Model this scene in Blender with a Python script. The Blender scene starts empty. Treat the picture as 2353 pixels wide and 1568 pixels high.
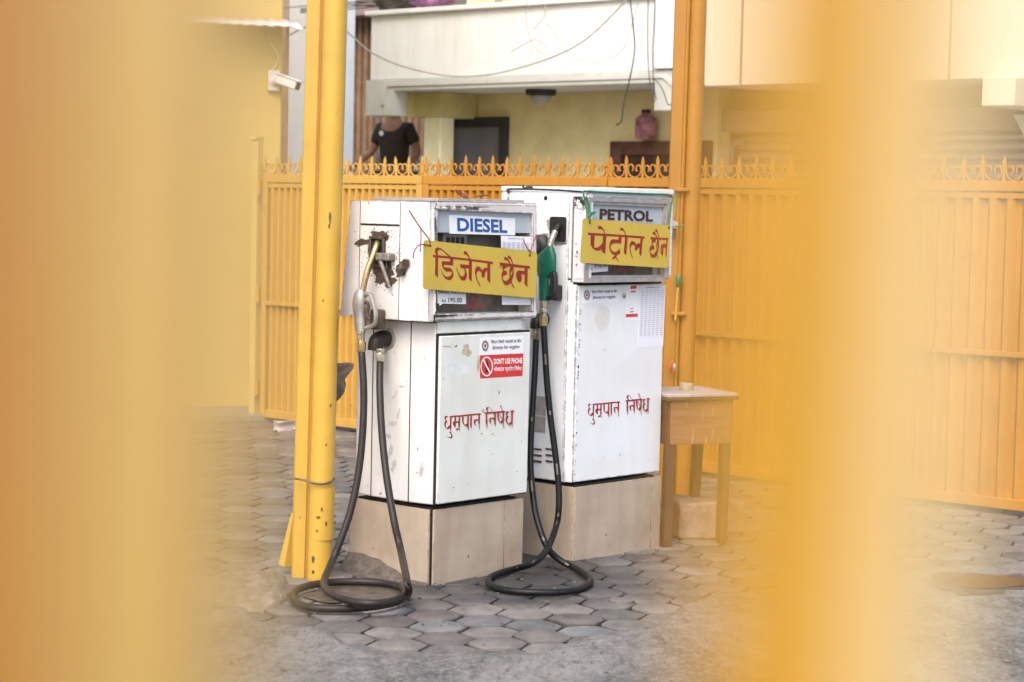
import bpy, bmesh, math, random
import numpy as np
from mathutils import Vector, Matrix, noise as mnoise
random.seed(7)
scene = bpy.context.scene
COL = scene.collection
R = math.radians

# ------------------------------------------------------------------ camera
FPX, PITCH, ROLL, CAMH = 4697.0, 0.066, 0.021, 1.65
PCX, PCY = 1176.5, 784.0                      # picture units: 2353 x 1568
_fw = np.array([0, math.cos(PITCH), -math.sin(PITCH)])
_u0 = np.array([0, math.sin(PITCH), math.cos(PITCH)]); _r0 = np.array([1.0, 0, 0])
_R = math.cos(ROLL)*_r0 + math.sin(ROLL)*_u0
_U = math.cos(ROLL)*_u0 - math.sin(ROLL)*_r0
CAM = np.array([0, 0, CAMH])
cam_d = bpy.data.cameras.new('camera'); cam = bpy.data.objects.new('camera', cam_d); COL.objects.link(cam)
cam_d.sensor_width = 36; cam_d.lens = FPX/2353*36
cam_d.clip_start = 0.03; cam_d.clip_end = 500
cam.matrix_world = Matrix(((_R[0], _U[0], -_fw[0], 0), (_R[1], _U[1], -_fw[1], 0), (_R[2], _U[2], -_fw[2], CAMH), (0, 0, 0, 1)))
cam_d.dof.use_dof = True; cam_d.dof.focus_distance = 9.25; cam_d.dof.aperture_fstop = 3.8
scene.camera = cam

# ------------------------------------------------------------------ light
SUN_EL, SUN_AZ = R(48), R(196)                # azimuth clockwise from +Y (behind the camera, to the right)
world = bpy.data.worlds.new('World'); scene.world = world; world.use_nodes = True
wn = world.node_tree.nodes; wl = world.node_tree.links
sky = wn.new('ShaderNodeTexSky'); sky.sky_type = 'NISHITA'; sky.sun_disc = False
sky.sun_elevation = SUN_EL; sky.sun_rotation = SUN_AZ; sky.dust_density = 3.5; sky.air_density = 1.0; sky.ozone_density = 1.0
wl.new(sky.outputs[0], wn['Background'].inputs[0]); wn['Background'].inputs[1].default_value = 0.15
sd = bpy.data.lights.new('sun', 'SUN'); sun = bpy.data.objects.new('sun', sd); COL.objects.link(sun)
sd.energy = 1.15; sd.angle = R(42); sd.color = (1.0, 0.975, 0.93)
dvec = Vector((math.sin(SUN_AZ)*math.cos(SUN_EL), math.cos(SUN_AZ)*math.cos(SUN_EL), math.sin(SUN_EL)))
sun.rotation_euler = dvec.to_track_quat('Z', 'Y').to_euler(); sun.location = dvec*30
vs = scene.view_settings; vs.view_transform = 'Standard'; vs.look = 'None'; vs.gamma = 1; vs.exposure = 1.07
scene.render.engine = 'CYCLES'; scene.cycles.use_denoising = True
scene.cycles.max_bounces = 8; scene.cycles.transparent_max_bounces = 12; scene.cycles.caustics_reflective = False

# ------------------------------------------------------------------ picture -> place helpers
def ray(x, y): return _fw*FPX + _R*(x-PCX) - _U*(y-PCY)
def ground(x, y, z=0.0):
    d = ray(x, y); return CAM + d*((z-CAMH)/d[2])
def atY(x, y, Y):
    d = ray(x, y); return CAM + d*(Y/d[1])
class Frame:
    def __init__(s, o, rz):
        s.o = np.array([o[0], o[1], 0.0]); s.rz = rz
        s.x = np.array([math.cos(rz), math.sin(rz), 0]); s.y = np.array([-math.sin(rz), math.cos(rz), 0])
    def _loc(s, P): P = P - s.o; return (float(P@s.x), float(P@s.y), float(P[2]))
    def onY(s, px, py, c=0.0):
        d = ray(px, py); t = ((s.o+c*s.y-CAM)@s.y)/(d@s.y); return s._loc(CAM+t*d)
    def onX(s, px, py, c=0.0):
        d = ray(px, py); t = ((s.o+c*s.x-CAM)@s.x)/(d@s.x); return s._loc(CAM+t*d)
    def onZ(s, px, py, z): return s._loc(ground(px, py, z))
    def loc(s, P): return s._loc(np.array(P, float))
K = 4096/2353
def zoomer(x0, y0, sc): return lambda X, Y: ((x0+X/sc)/K, (y0+Y/sc)/K)
z1 = zoomer(1350, 700, 2.24); z2 = zoomer(2000, 700, 2.6133); z3 = zoomer(1350, 1250, 1.96)
z4 = zoomer(2000, 1200, 2.0907); z5 = zoomer(1050, 1900, 2.6129); z6 = zoomer(1700, 1900, 1.889); z7 = zoomer(2500, 1400, 1.7417)

# ------------------------------------------------------------------ objects
def tag(o, label=None, cat=None, group=None, kind=None):
    if label: o['label'] = label
    if cat: o['category'] = cat
    if group: o['group'] = group
    if kind: o['kind'] = kind
    return o
def thing(name, label, cat, loc=(0, 0, 0), rz=0.0, group=None):
    o = bpy.data.objects.new(name, None); COL.objects.link(o); o.empty_display_size = .1
    o.location = loc; o.rotation_euler = (0, 0, rz)
    return tag(o, label, cat, group)
def kids(o): return [c for c in COL.objects if c.parent == o]
def copy_tree(o, parent=None):
    c = o.copy(); COL.objects.link(c); c.parent = parent
    for ch in kids(o): copy_tree(ch, c)
    return c
class MB:
    def __init__(s): s.v = []; s.f = []; s.m = []; s.cur = 0; s.c = []
    def add(s, vs_, fs):
        b = len(s.v); s.v += [tuple(float(q) for q in p) for p in vs_]
        s.f += [tuple(b+i for i in f) for f in fs]; s.m += [s.cur]*len(fs); return s
    def box(s, x0, x1, y0, y1, z0, z1):
        vs_ = [(x0,y0,z0),(x1,y0,z0),(x1,y1,z0),(x0,y1,z0),(x0,y0,z1),(x1,y0,z1),(x1,y1,z1),(x0,y1,z1)]
        return s.add(vs_, [(0,3,2,1),(4,5,6,7),(0,1,5,4),(1,2,6,5),(2,3,7,6),(3,0,4,7)])
    def hexa(s, b, t):      # two quads, same winding
        return s.add(list(b)+list(t), [(3,2,1,0),(4,5,6,7),(0,1,5,4),(1,2,6,5),(2,3,7,6),(3,0,4,7)])
    def loft(s, rings, cap=True):
        n = len(rings[0]); vs_ = [p for r in rings for p in r]; fs = []
        for k in range(len(rings)-1):
            for i in range(n):
                j = (i+1) % n; fs.append((k*n+i, k*n+j, (k+1)*n+j, (k+1)*n+i))
        if cap: fs.append(tuple(reversed(range(n)))); fs.append(tuple((len(rings)-1)*n+i for i in range(n)))
        return s.add(vs_, fs)
    def prism(s, poly, axis, a, b):   # poly 2D extruded along an axis
        def P(p, c):
            return (c, p[0], p[1]) if axis == 'x' else (p[0], c, p[1]) if axis == 'y' else (p[0], p[1], c)
        return s.loft([[P(p, a) for p in poly], [P(p, b) for p in poly]])
    def tube(s, pts, r, n=12, cap=True):
        pts = [Vector(p) for p in pts]; rs = r if hasattr(r, '__len__') else [r]*len(pts)
        rings = []; nrm = None
        for i, p in enumerate(pts):
            t = (pts[min(i+1, len(pts)-1)]-pts[max(i-1, 0)]).normalized()
            if nrm is None:
                nrm = t.cross(Vector((0, 0, 1)));
                if nrm.length < .1: nrm = t.cross(Vector((1, 0, 0)))
            nrm = (nrm - t*nrm.dot(t)).normalized(); bn = t.cross(nrm)
            rings.append([tuple(p+(nrm*math.cos(2*math.pi*k/n)+bn*math.sin(2*math.pi*k/n))*rs[i]) for k in range(n)])
        return s.loft(rings, cap)
    def lathe(s, o, ax, prof, n=20):  # prof: (dist, radius) along axis
        ax = Vector(ax).normalized(); return s.tube([Vector(o)+ax*d for d, _ in prof], [q for _, q in prof], n)
    def build(s, name, mats, parent=None, smooth=None, bevel=0.0, seg=2):
        me = bpy.data.meshes.new(name); me.from_pydata(s.v, [], s.f); me.update()
        bm = bmesh.new(); bm.from_mesh(me); bmesh.ops.recalc_face_normals(bm, faces=bm.faces); bm.to_mesh(me); bm.free()
        o = bpy.data.objects.new(name, me); COL.objects.link(o)
        for m in (mats if isinstance(mats, (list, tuple)) else [mats]): me.materials.append(m)
        for p, mi in zip(me.polygons, s.m): p.material_index = mi
        if parent: o.parent = parent
        if bevel:
            b = o.modifiers.new('bevel', 'BEVEL'); b.width = bevel; b.segments = seg; b.limit_method = 'ANGLE'; b.angle_limit = R(35)
        if smooth is not None:
            me.shade_smooth() if smooth is True else me.set_sharp_from_angle(angle=R(smooth))
        elif bevel: me.set_sharp_from_angle(angle=R(40))
        return o
def cr(pts, n=6):          # Catmull-Rom through points
    P = [Vector(p) for p in pts]; out = []
    for i in range(len(P)-1):
        a, b, c, d = P[max(i-1, 0)], P[i], P[i+1], P[min(i+2, len(P)-1)]
        for k in range(n):
            t = k/n
            out.append(.5*((2*b)+(c-a)*t+(2*a-5*b+4*c-d)*t*t+(3*b-a-3*c+d)*t**3))
    out.append(P[-1]); return out

# ------------------------------------------------------------------ materials
def lin(r, g, b):
    f = lambda c: (c/255/12.92 if c/255 < .04045 else ((c/255+.055)/1.055)**2.4)
    return (f(r), f(g), f(b), 1)
class Mat:
    def __init__(s, name):
        s.m = bpy.data.materials.new(name); s.m.use_nodes = True; s.t = s.m.node_tree; s.n = s.t.nodes; s.l = s.t.links
        s.p = s.n['Principled BSDF']; s._co = None
    def new(s, t, **kw):
        n = s.n.new(t)
        for k, v in kw.items(): setattr(n, k, v)
        return n
    def co(s):
        if s._co is None: s._co = s.new('ShaderNodeTexCoord').outputs['Object']
        return s._co
    def noise(s, scale, detail=5, rough=.6, stretch=None, off=0.0, dist=0.0):
        src = s.co()
        if stretch or off:
            mp = s.new('ShaderNodeMapping'); mp.inputs['Scale'].default_value = stretch or (1, 1, 1)
            mp.inputs['Location'].default_value = (off, off*1.7, off*.6); s.l.new(src, mp.inputs[0]); src = mp.outputs[0]
        n = s.new('ShaderNodeTexNoise'); n.inputs['Scale'].default_value = scale; n.inputs['Detail'].default_value = detail
        n.inputs['Roughness'].default_value = rough; n.inputs['Distortion'].default_value = dist
        s.l.new(src, n.inputs['Vector']); return n.outputs[0]
    def ramp(s, v, a, b):       # 0..1 between a and b
        n = s.new('ShaderNodeMapRange'); n.inputs[1].default_value = a; n.inputs[2].default_value = b
        s.l.new(v, n.inputs[0]); return n.outputs[0]
    def math(s, op, a, b=None):
        n = s.new('ShaderNodeMath', operation=op)
        for i, q in enumerate((a, b)):
            if q is None: continue
            if isinstance(q, (int, float)): n.inputs[i].default_value = q
            else: s.l.new(q, n.inputs[i])
        return n.outputs[0]
    def mix(s, fac, a, b):
        n = s.new('ShaderNodeMix', data_type='RGBA')
        for i, q in ((0, fac), (6, a), (7, b)):
            if isinstance(q, (int, float)): n.inputs[i].default_value = q
            elif isinstance(q, tuple): n.inputs[i].default_value = q if len(q) == 4 else (*q, 1)
            else: s.l.new(q, n.inputs[i])
        return n.outputs[2]
    def color(s, c):
        if isinstance(c, tuple): s.p.inputs['Base Color'].default_value = c if len(c) == 4 else (*c, 1)
        else: s.l.new(c, s.p.inputs['Base Color'])
        return s
    def set(s, rough=None, metal=None, spec=None):
        for k, v in (('Roughness', rough), ('Metallic', metal), ('Specular IOR Level', spec)):
            if v is None: continue
            if isinstance(v, (int, float)): s.p.inputs[k].default_value = v
            else: s.l.new(v, s.p.inputs[k])
        return s
    def bump(s, h, strength=.3, dist=.01):
        b = s.new('ShaderNodeBump'); b.inputs['Strength'].default_value = strength; b.inputs['Distance'].default_value = dist
        s.l.new(h, b.inputs['Height']); s.l.new(b.outputs[0], s.p.inputs['Normal']); return s
    def edge(s, rad):           # 1 at geometric edges
        bv = s.new('ShaderNodeBevel', samples=4); bv.inputs['Radius'].default_value = rad
        g = s.new('ShaderNodeNewGeometry'); d = s.new('ShaderNodeVectorMath', operation='DOT_PRODUCT')
        s.l.new(bv.outputs[0], d.inputs[0]); s.l.new(g.outputs['Normal'], d.inputs[1])
        return s.math('SUBTRACT', 1.0, d.outputs['Value'])
def grunge(name, base, dirt, chip, rough=.45, streak=.5, spots=.7, chips=True, dirtmix=.5, edge=.008, bumpy=.08, chipth=.06):
    m = Mat(name)
    a = m.ramp(m.noise(3.0, 6, .65), .42, .72)
    st = m.ramp(m.noise(4.0, 5, .62, (2.6, 2.6, .22), 3.1), .46, .86)
    c = m.mix(m.math('MULTIPLY', a, dirtmix), base, dirt)
    c = m.mix(m.math('MULTIPLY', st, streak), c, dirt)
    sp = m.ramp(m.noise(38, 3, .5, None, 5.2), spots, spots+.015)
    c = m.mix(m.math('MULTIPLY', sp, .8), c, chip)
    if chips:
        e = m.edge(edge); ch = m.math('MULTIPLY', e, m.ramp(m.noise(26, 5, .75, None, 9.4), .42, .62))
        mk = m.ramp(ch, chipth, chipth+.03)
        c = m.mix(mk, c, chip)
    m.color(c).set(rough=m.ramp(m.noise(9, 4, .6, None, 2.0), -.4, 1.6) if False else rough)
    m.bump(m.noise(60, 3, .6), bumpy, .003)
    return m.m
def plain(name, c, rough=.5, metal=0.0, var=.15, scale=12, bumpy=0.0, spec=None):
    m = Mat(name); c = tuple(c[:3]); d = tuple(q*(1-var*2) for q in c)
    m.color(m.mix(m.ramp(m.noise(scale, 5, .65), .35, .7), (*c, 1), (*d, 1))).set(rough, metal, spec)
    if bumpy: m.bump(m.noise(scale*4, 4, .65), bumpy, .006)
    return m.m
CHIP = (.035, .022, .016, 1)
M = {}
M['dwhite'] = grunge('diesel_paint', (.68, .65, .63, 1), (.42, .35, .29, 1), CHIP, .42, .38, .715, True, .45, .011, .1, .05)
M['ddoor'] = grunge('diesel_door_paint', (.70, .715, .675, 1), (.50, .47, .36, 1), CHIP, .4, .3, .735, True, .4, .010, .08, .05)
M['pwhite'] = grunge('petrol_paint', (.76, .77, .79, 1), (.55, .50, .42, 1), CHIP, .35, .3, .74, True, .3, .013, .08, .045)
M['tile'] = grunge('beige_tile', (.46, .37, .28, 1), (.30, .225, .155, 1), (.05, .035, .025, 1), .35, .7, .725, True, .75, .008)
M['yellow'] = grunge('yellow_post_paint', (.60, .365, .05, 1), (.44, .25, .04, 1), (.12, .07, .03, 1), .35, .5, .74, False, .6)
M['orange'] = grunge('orange_post_paint', (.41, .18, .022, 1), (.29, .12, .018, 1), (.12, .06, .03, 1), .4, .6, .70, False, .6)
M['gate'] = grunge('orange_gate_paint', (.46, .205, .024, 1), (.30, .125, .018, 1), (.18, .09, .04, 1), .38, .5, .72, False, .45)
M['gatehaze'] = grunge('hazed_gate_paint', (.52, .30, .065, 1), (.40, .22, .05, 1), (.18, .09, .04, 1), .38, .5, .72, False, .45)  # gate paint paled: veil of the blurred near bars put into the colour
M['near'] = plain('near_gate_paint', (.455, .23, .011), .35, 0, .06, 20)
M['nearlit'] = plain('near_gate_lit_tint', (.60, .45, .215), .35, 0, .06, 20)  # bright lit edge of the near bar put into a paler colour
M['nearshade'] = plain('near_gate_shade_tint', (.31, .13, .02), .4, 0, .06, 20)  # shade of a side-facing member put into a darker colour
M['nearleft'] = plain('near_gate_left_paint', (.37, .24, .070), .35, 0, .06, 20)
M['sign'] = grunge('yellow_sign_paint', (.56, .40, .05, 1), (.40, .27, .07, 1), (.2, .14, .06, 1), .5, .3, .73, True, .5, .005)
M['red'] = plain('red_lettering', (.30, .014, .010), .5, 0, .15, 20)
M['redfade'] = plain('red_brush_paint', (.40, .025, .02), .5, 0, .3, 60)
M['blue'] = plain('blue_lettering', (.012, .085, .30), .5, 0, .03)
M['navy'] = plain('dark_blue_print', (.015, .015, .09), .6, 0, .03)
M['maroon'] = plain('maroon_lettering', (.07, .016, .01), .45, 0, .4, 30)
M['black'] = plain('black_print', (.02, .02, .022), .6, 0, .05)
M['greyprint'] = plain('grey_print', (.42, .42, .5), .6, 0, .05)
M['paper'] = plain('white_paper', (.80, .80, .86), .65, 0, .03)
M['label'] = plain('white_label', (.82, .82, .82), .45, 0, .03)
M['redlabel'] = plain('red_label', (.62, .035, .03), .45, 0, .08)
M['whiteprint'] = plain('white_print', (.85, .82, .82), .5, 0, .02)
M['emblem'] = plain('emblem_green_grey', (.12, .2, .17), .6, 0, .2)
M['panel'] = plain('pale_blue_panel', (.58, .63, .68), .4, 0, .08, 6)
M['inside'] = plain('meter_interior', (.27, .235, .19), .6, 0, .3, 10)
M['alu'] = plain('worn_aluminium', (.50, .46, .44), .42, .55, .15, 25)
M['dullmetal'] = plain('dull_grey_metal', (.30, .26, .22), .5, .4, .3, 30)
M['silver'] = plain('nozzle_alloy', (.50, .455, .40), .34, .75, .2, 30)
M['brass'] = plain('brass', (.56, .42, .20), .34, .8, .2, 40)
M['steel'] = plain('plated_steel', (.6, .52, .42), .3, .85, .2, 40)
M['green'] = plain('green_plastic', (.003, .11, .065), .38, 0, .1, 30)
M['greenstring'] = plain('green_twine', (.03, .22, .09), .8, 0, .3, 90)
M['pinkstring'] = plain('faded_pink_string', (.35, .09, .12), .8, 0, .3, 90)
M['blackplastic'] = plain('black_plastic', (.018, .017, .016), .42, 0, .2, 30)
M['brownmetal'] = plain('grey_brown_metal', (.12, .085, .06), .5, .3, .3, 20)
M['stain'] = plain('bare_oily_metal', (.10, .062, .04), .5, 0, .35, 60)
M['soot'] = plain('oil_soot', (.06, .05, .045), .6, 0, .3, 60)
M['rub_brown'] = plain('brown_rubber', (.030, .023, .019), .45, 0, .2, 30, 0, .3)
M['rub_black'] = plain('black_rubber', (.010, .011, .012), .42, 0, .25, 30, 0, .25)
M['hoseprint'] = plain('hose_print', (.17, .145, .11), .6, 0, .2)
M['cement'] = plain('rough_cement', (.27, .225, .175), .9, 0, .3, 14, .8)
M['wetcement'] = plain('wet_cement', (.15, .115, .088), .5, 0, .35, 22, .9)
M['wood'] = None
M['woodtop'] = plain('worn_table_top', (.46, .41, .38), .5, 0, .15, 14)
M['woodlegs'] = plain('brown_wood', (.115, .055, .03), .55, 0, .3, 9)
M['puck'] = plain('cream_stone', (.52, .43, .30), .7, 0, .2, 30, .3)
M['stone'] = plain('sandstone', (.40, .29, .22), .85, 0, .25, 12, .6)
M['cloth'] = plain('dusty_grey_cloth', (.20, .155, .12), .85, 0, .3, 14)
M['gap'] = plain('dark_gap', (.012, .010, .008), .8, 0, .2)
M['wall_yellow'] = grunge('yellow_wall', (.60, .43, .14, 1), (.50, .35, .12, 1), (.4, .3, .15, 1), .8, .2, .78, False, .4)
M['hwhite'] = grunge('house_white', (.82, .845, .84, 1), (.58, .55, .45, 1), (.3, .28, .25, 1), .7, .5, .79, False, .2)
M['hgrey'] = grunge('house_greenish_white', (.56, .59, .55, 1), (.40, .41, .36, 1), (.2, .2, .18, 1), .7, .5, .78, False, .4)
M['hcream'] = plain('house_cream', (.78, .75, .50), .8, 0, .1, 3)
M['hwarm'] = plain('house_wall_warm', (.80, .71, .40), .8, 0, .1, 3)
M['soffit'] = plain('soffit_grey', (.62, .60, .58), .8, 0, .1, 4)
M['doorframe'] = plain('dark_frame', (.035, .035, .04), .6, 0, .3, 10)
M['doorgrey'] = plain('grey_door', (.16, .155, .165), .5, 0, .1, 5)
M['redwood'] = plain('red_brown_wood', (.13, .055, .04), .6, 0, .3, 10)
M['darkwood'] = plain('dark_wood', (.05, .022, .018), .6, 0, .3, 10)
M['brown'] = plain('brown_sheet', (.34, .20, .11), .6, 0, .2, 6)
M['cream_panel'] = grunge('cream_panel', (.66, .60, .46, 1), (.62, .52, .36, 1), (.6, .4, .2, 1), .5, .2, .8, False, .25)
M['lilac'] = plain('shutter_paint', (.50, .44, .44), .5, 0, .12, 5)
M['pinkbeam'] = plain('pinkish_beam', (.34, .25, .21), .7, 0, .1, 4)
M['whitepaint'] = plain('white_plastic', (.72, .69, .66), .4, 0, .08)
M['lamp'] = plain('lamp_glass', (.34, .34, .33), .3, 0, .05)
M['pinkbottle'] = plain('pink_plastic', (.48, .20, .24), .5, 0, .4, 14)
M['bluebottle'] = plain('pale_blue_plastic', (.45, .55, .68), .35, 0, .3, 14)
M['pinkcloth'] = plain('pink_cloth', (.50, .22, .42), .8, 0, .3, 8)
M['greycloth'] = plain('grey_brown_cloth', (.20, .17, .13), .8, 0, .4, 8)
M['skin'] = plain('skin', (.34, .17, .10), .55, 0, .08, 20)
M['hair'] = plain('black_hair', (.012, .010, .010), .5, 0, .2, 50)
M['tshirt'] = plain('black_tshirt', (.035, .026, .02), .85, 0, .2, 8)
M['jeans'] = plain('dark_trousers', (.03, .035, .05), .85, 0, .2, 8)
M['wire_pale'] = plain('pale_cable', (.42, .40, .38), .5, 0, .1)
M['wire_dark'] = plain('dark_cable', (.05, .05, .055), .5, 0, .1)
def wood():
    m = Mat('plywood'); g = m.noise(7, 6, .65, (.6, .6, 6.0), 1.3, .6)
    c = m.mix(m.ramp(g, .35, .7), (.31, .155, .068, 1), (.20, .09, .038, 1))
    sc_ = m.ramp(m.noise(5, 3, .5, (7, 7, .6), 4.4), .60, .66)
    m.color(m.mix(sc_, c, (.52, .36, .18, 1))).set(.5); return m.m
M['wood'] = wood()
def concrete():
    m = Mat('old_concrete'); a = m.noise(2.2, 10, .78, (1, .5, 1), 0, .4); b = m.noise(11, 8, .78, (1, .6, 1)); d = m.noise(150, 3, .75)
    c = m.mix(m.ramp(a, .36, .64), (.05, .048, .046, 1), (.235, .218, .196, 1))
    c = m.mix(m.math('MULTIPLY', m.ramp(b, .48, .66), .65), c, (.30, .285, .26, 1))
    c = m.mix(m.math('MULTIPLY', m.ramp(m.noise(17, 7, .8, (1, .45, 1), 5.5), .52, .64), .75), c, (.05, .048, .048, 1))
    c = m.mix(m.math('MULTIPLY', m.ramp(m.noise(42, 5, .75, (1, .5, 1), 8.1), .5, .6), .55), c, (.27, .252, .225, 1))
    c = m.mix(m.math('MULTIPLY', m.ramp(m.noise(30, 5, .75, (1, .5, 1), 4.1), .55, .64), .7), c, (.06, .057, .054, 1))
    c = m.mix(m.math('MULTIPLY', m.ramp(d, .56, .66), .6), c, (.36, .34, .31, 1))
    c = m.mix(m.math('MULTIPLY', m.ramp(m.noise(95, 3, .6, None, 2.2), .63, .67), .8), c, (.03, .028, .027, 1))
    m.color(c); m.p.inputs['Roughness'].default_value = .75
    m.bump(m.math('ADD', m.math('MULTIPLY', b, .8), m.math('MULTIPLY', d, .4)), .7, .014); return m.m
M['concrete'] = concrete()
def paver():
    m = Mat('hexagonal_paver'); at = m.new('ShaderNodeAttribute', attribute_name='tint')
    a = m.noise(7, 8, .72, (1, .6, 1)); d = m.noise(120, 3, .7)
    c = m.mix(m.ramp(a, .34, .68), (.60, .60, .60, 1), (1.45, 1.42, 1.38, 1))
    n = m.new('ShaderNodeMix', data_type='RGBA', blend_type='MULTIPLY'); n.inputs[0].default_value = 1
    m.l.new(at.outputs['Color'], n.inputs[6]); m.l.new(c, n.inputs[7])
    c = m.mix(m.math('MULTIPLY', m.ramp(d, .56, .7), .35), n.outputs[2], (.36, .35, .33, 1))
    # oily stain before the dispensers, darkened to paint in their ground shadow too
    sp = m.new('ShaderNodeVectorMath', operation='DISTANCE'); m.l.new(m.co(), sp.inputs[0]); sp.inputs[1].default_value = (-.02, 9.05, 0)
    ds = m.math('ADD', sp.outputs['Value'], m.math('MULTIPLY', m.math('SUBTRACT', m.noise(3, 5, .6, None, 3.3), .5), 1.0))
    wet_shade = m.ramp(ds, .80, .42)
    m.color(m.mix(m.math('MULTIPLY', wet_shade, .9), c, (.035, .034, .035, 1))).set(rough=m.ramp(wet_shade, -.9, 1.8))
    r = m.ramp(wet_shade, 0, 1); rr = m.math('SUBTRACT', .78, m.math('MULTIPLY', r, .3)); m.set(rough=rr)
    m.bump(m.math('ADD', m.math('MULTIPLY', a, .8), m.math('MULTIPLY', d, .3)), .5, .008); return m.m
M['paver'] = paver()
M['glue'] = plain('old_glue', (.56, .48, .34), .6, 0, .2, 60)
M['joint'] = plain('joint_dirt', (.05, .042, .034), .95, 0, .4, 20, .8)
M['street'] = plain('pale_street', (.42, .40, .37), .9, 0, .12, 2, .3)
M['scuff'] = grunge('grey_scuff', (.45, .42, .41, 1), (.66, .63, .61, 1), CHIP, .5, .8, .8, False, .9)
M['grit'] = plain('grit_stones', (.20, .165, .13), .9, 0, .45, 40)
M['darkmortar'] = plain('dark_mortar', (.05, .04, .032), .9, 0, .4, 25, .6)
M['damp'] = plain('damp_concrete', (.085, .078, .072), .6, 0, .35, 9, .4)
M['disc'] = plain('purple_grey_disc', (.17, .14, .14), .7, 0, .1, 30)
def water():
    m = Mat('puddle_water'); m.color((.055, .042, .03, 1)).set(.3, 0, .22); return m.m
M['water'] = water()
def glass():
    m = bpy.data.materials.new('window_glass'); m.use_nodes = True; n = m.node_tree.nodes; l = m.node_tree.links; n.clear()
    o = n.new('ShaderNodeOutputMaterial'); t = n.new('ShaderNodeBsdfTransparent'); t.inputs[0].default_value = (.93, .94, .94, 1)
    g = n.new('ShaderNodeBsdfGlossy'); g.inputs['Roughness'].default_value = .03
    x = n.new('ShaderNodeMixShader'); x.inputs[0].default_value = .07; l.new(t.outputs[0], x.inputs[1]); l.new(g.outputs[0], x.inputs[2]); l.new(x.outputs[0], o.inputs[0]); return m
M['glass'] = glass()

# ------------------------------------------------------------------ lettering helpers
def text_mesh(txt, bold=0.0):
    cu = bpy.data.curves.new('lettering', 'FONT'); cu.body = txt; cu.size = 1; cu.offset = bold; cu.resolution_u = 3
    o = bpy.data.objects.new('lettering', cu); COL.objects.link(o)
    dg = bpy.context.evaluated_depsgraph_get(); me = bpy.data.meshes.new_from_object(o.evaluated_get(dg))
    vs_ = [tuple(v.co) for v in me.vertices]; fs = [tuple(p.vertices) for p in me.polygons]
    bpy.data.objects.remove(o); bpy.data.curves.remove(cu); bpy.data.meshes.remove(me); return vs_, fs
def text_quad(mb, txt, BL, BR, TL, bold=0.0, lift=None):
    """fits the text's bounding box into the parallelogram BL, BR, TL (3-D points)"""
    vs_, fs = text_mesh(txt, bold)
    if not vs_: return
    xs = [v[0] for v in vs_]; ys = [v[1] for v in vs_]; x0, x1, y0, y1 = min(xs), max(xs), min(ys), max(ys)
    B, X, Y = Vector(BL), Vector(BR)-Vector(BL), Vector(TL)-Vector(BL)
    if lift: B = B+Vector(lift)
    mb.add([tuple(B+X*((v[0]-x0)/(x1-x0))+Y*((v[1]-y0)/(y1-y0))) for v in vs_], fs)
def pen(mb, F, zf, strokes, c, w=34, ang=36, minw=2.2, n=6, lift=.00012):
    """chisel-pen strokes drawn on the plane y=c of frame F; points in enlarged-picture units"""
    nb = Vector((math.cos(R(ang)), math.sin(R(ang))))*w/2
    for k, st in enumerate(strokes):
        ww = 1.0
        if isinstance(st[0], (int, float)): ww = st[0]; st = st[1:]
        P = cr([Vector((p[0], p[1], 0)) for p in st], n) if len(st) > 2 else [Vector((*p, 0)) for p in st]
        A, B = [], []
        for i, p in enumerate(P):
            t = (P[min(i+1, len(P)-1)]-P[max(i-1, 0)]).normalized(); nn = Vector((-t.y, t.x))
            h = nb*ww if nb.dot(nn) >= 0 else -nb*ww
            h = h+nn*minw; A.append((p.x+h.x, p.y+h.y)); B.append((p.x-h.x, p.y-h.y))
        y = c-lift*(k+1)
        vs_ = [F.onY(*zf(*q), y) for q in A]+[F.onY(*zf(*q), y) for q in B]; m = len(P)
        mb.add(vs_, [(i, i+1, m+i+1, m+i) for i in range(m-1)])
def blob(mb, F, zf, cx, cy, rx, ry, c, axis='y', jag=.35, n=40, seed=0, ang=0.0):
    rnd = random.Random(seed); ph = [rnd.uniform(0, 6.28) for _ in range(5)]
    ring = []
    for i in range(n):
        a = 2*math.pi*i/n; q = 1+jag*(.4*math.sin(2*a+ph[0])+.3*math.sin(3*a+ph[1])+.25*math.sin(5*a+ph[2])+.4*rnd.uniform(-1, 1))
        x, y = rx*q*math.cos(a), ry*q*math.sin(a)
        x, y = x*math.cos(ang)-y*math.sin(ang), x*math.sin(ang)+y*math.cos(ang)
        P = zf(cx+x, cy+y); ring.append(F.onY(*P, c) if axis == 'y' else F.onX(*P, c))
    C = F.onY(*zf(cx, cy), c) if axis == 'y' else F.onX(*zf(cx, cy), c)
    mb.add(ring+[C], [(i, (i+1) % n, n) for i in range(n)])
def sheet(F, pts, c, th=.0012):     # thin plate on plane y=c, corners in picture units TL TR BR BL
    b = [F.onY(*p, c) for p in pts]; mb = MB()
    mb.hexa([(q[0], q[1]+th, q[2]) for q in b], b); return mb

# ================================================================== SETTING
GF0 = np.array([.995*1.1, 11.555*1.1, 0]); GX0 = np.array([math.cos(-.717), math.sin(-.717), 0]); GY0 = np.array([-math.sin(-.717), math.cos(-.717), 0])
g = MB(); g.add([(-90, -60, -.03), (90, -60, -.03), (90, 130, -.03), (-90, 130, -.03)], [(0, 1, 2, 3)])
tag(g.build('ground', M['joint']), kind='structure')
st_ = MB(); gq = [GF0+GX0*-14+GY0*.6, GF0+GX0*14+GY0*.6, GF0+GX0*14+GY0*30, GF0+GX0*-14+GY0*30]; st_.add([(q[0], q[1], .012) for q in gq], [(0, 1, 2, 3)])
tag(st_.build('street', M['street']), kind='structure')
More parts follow.
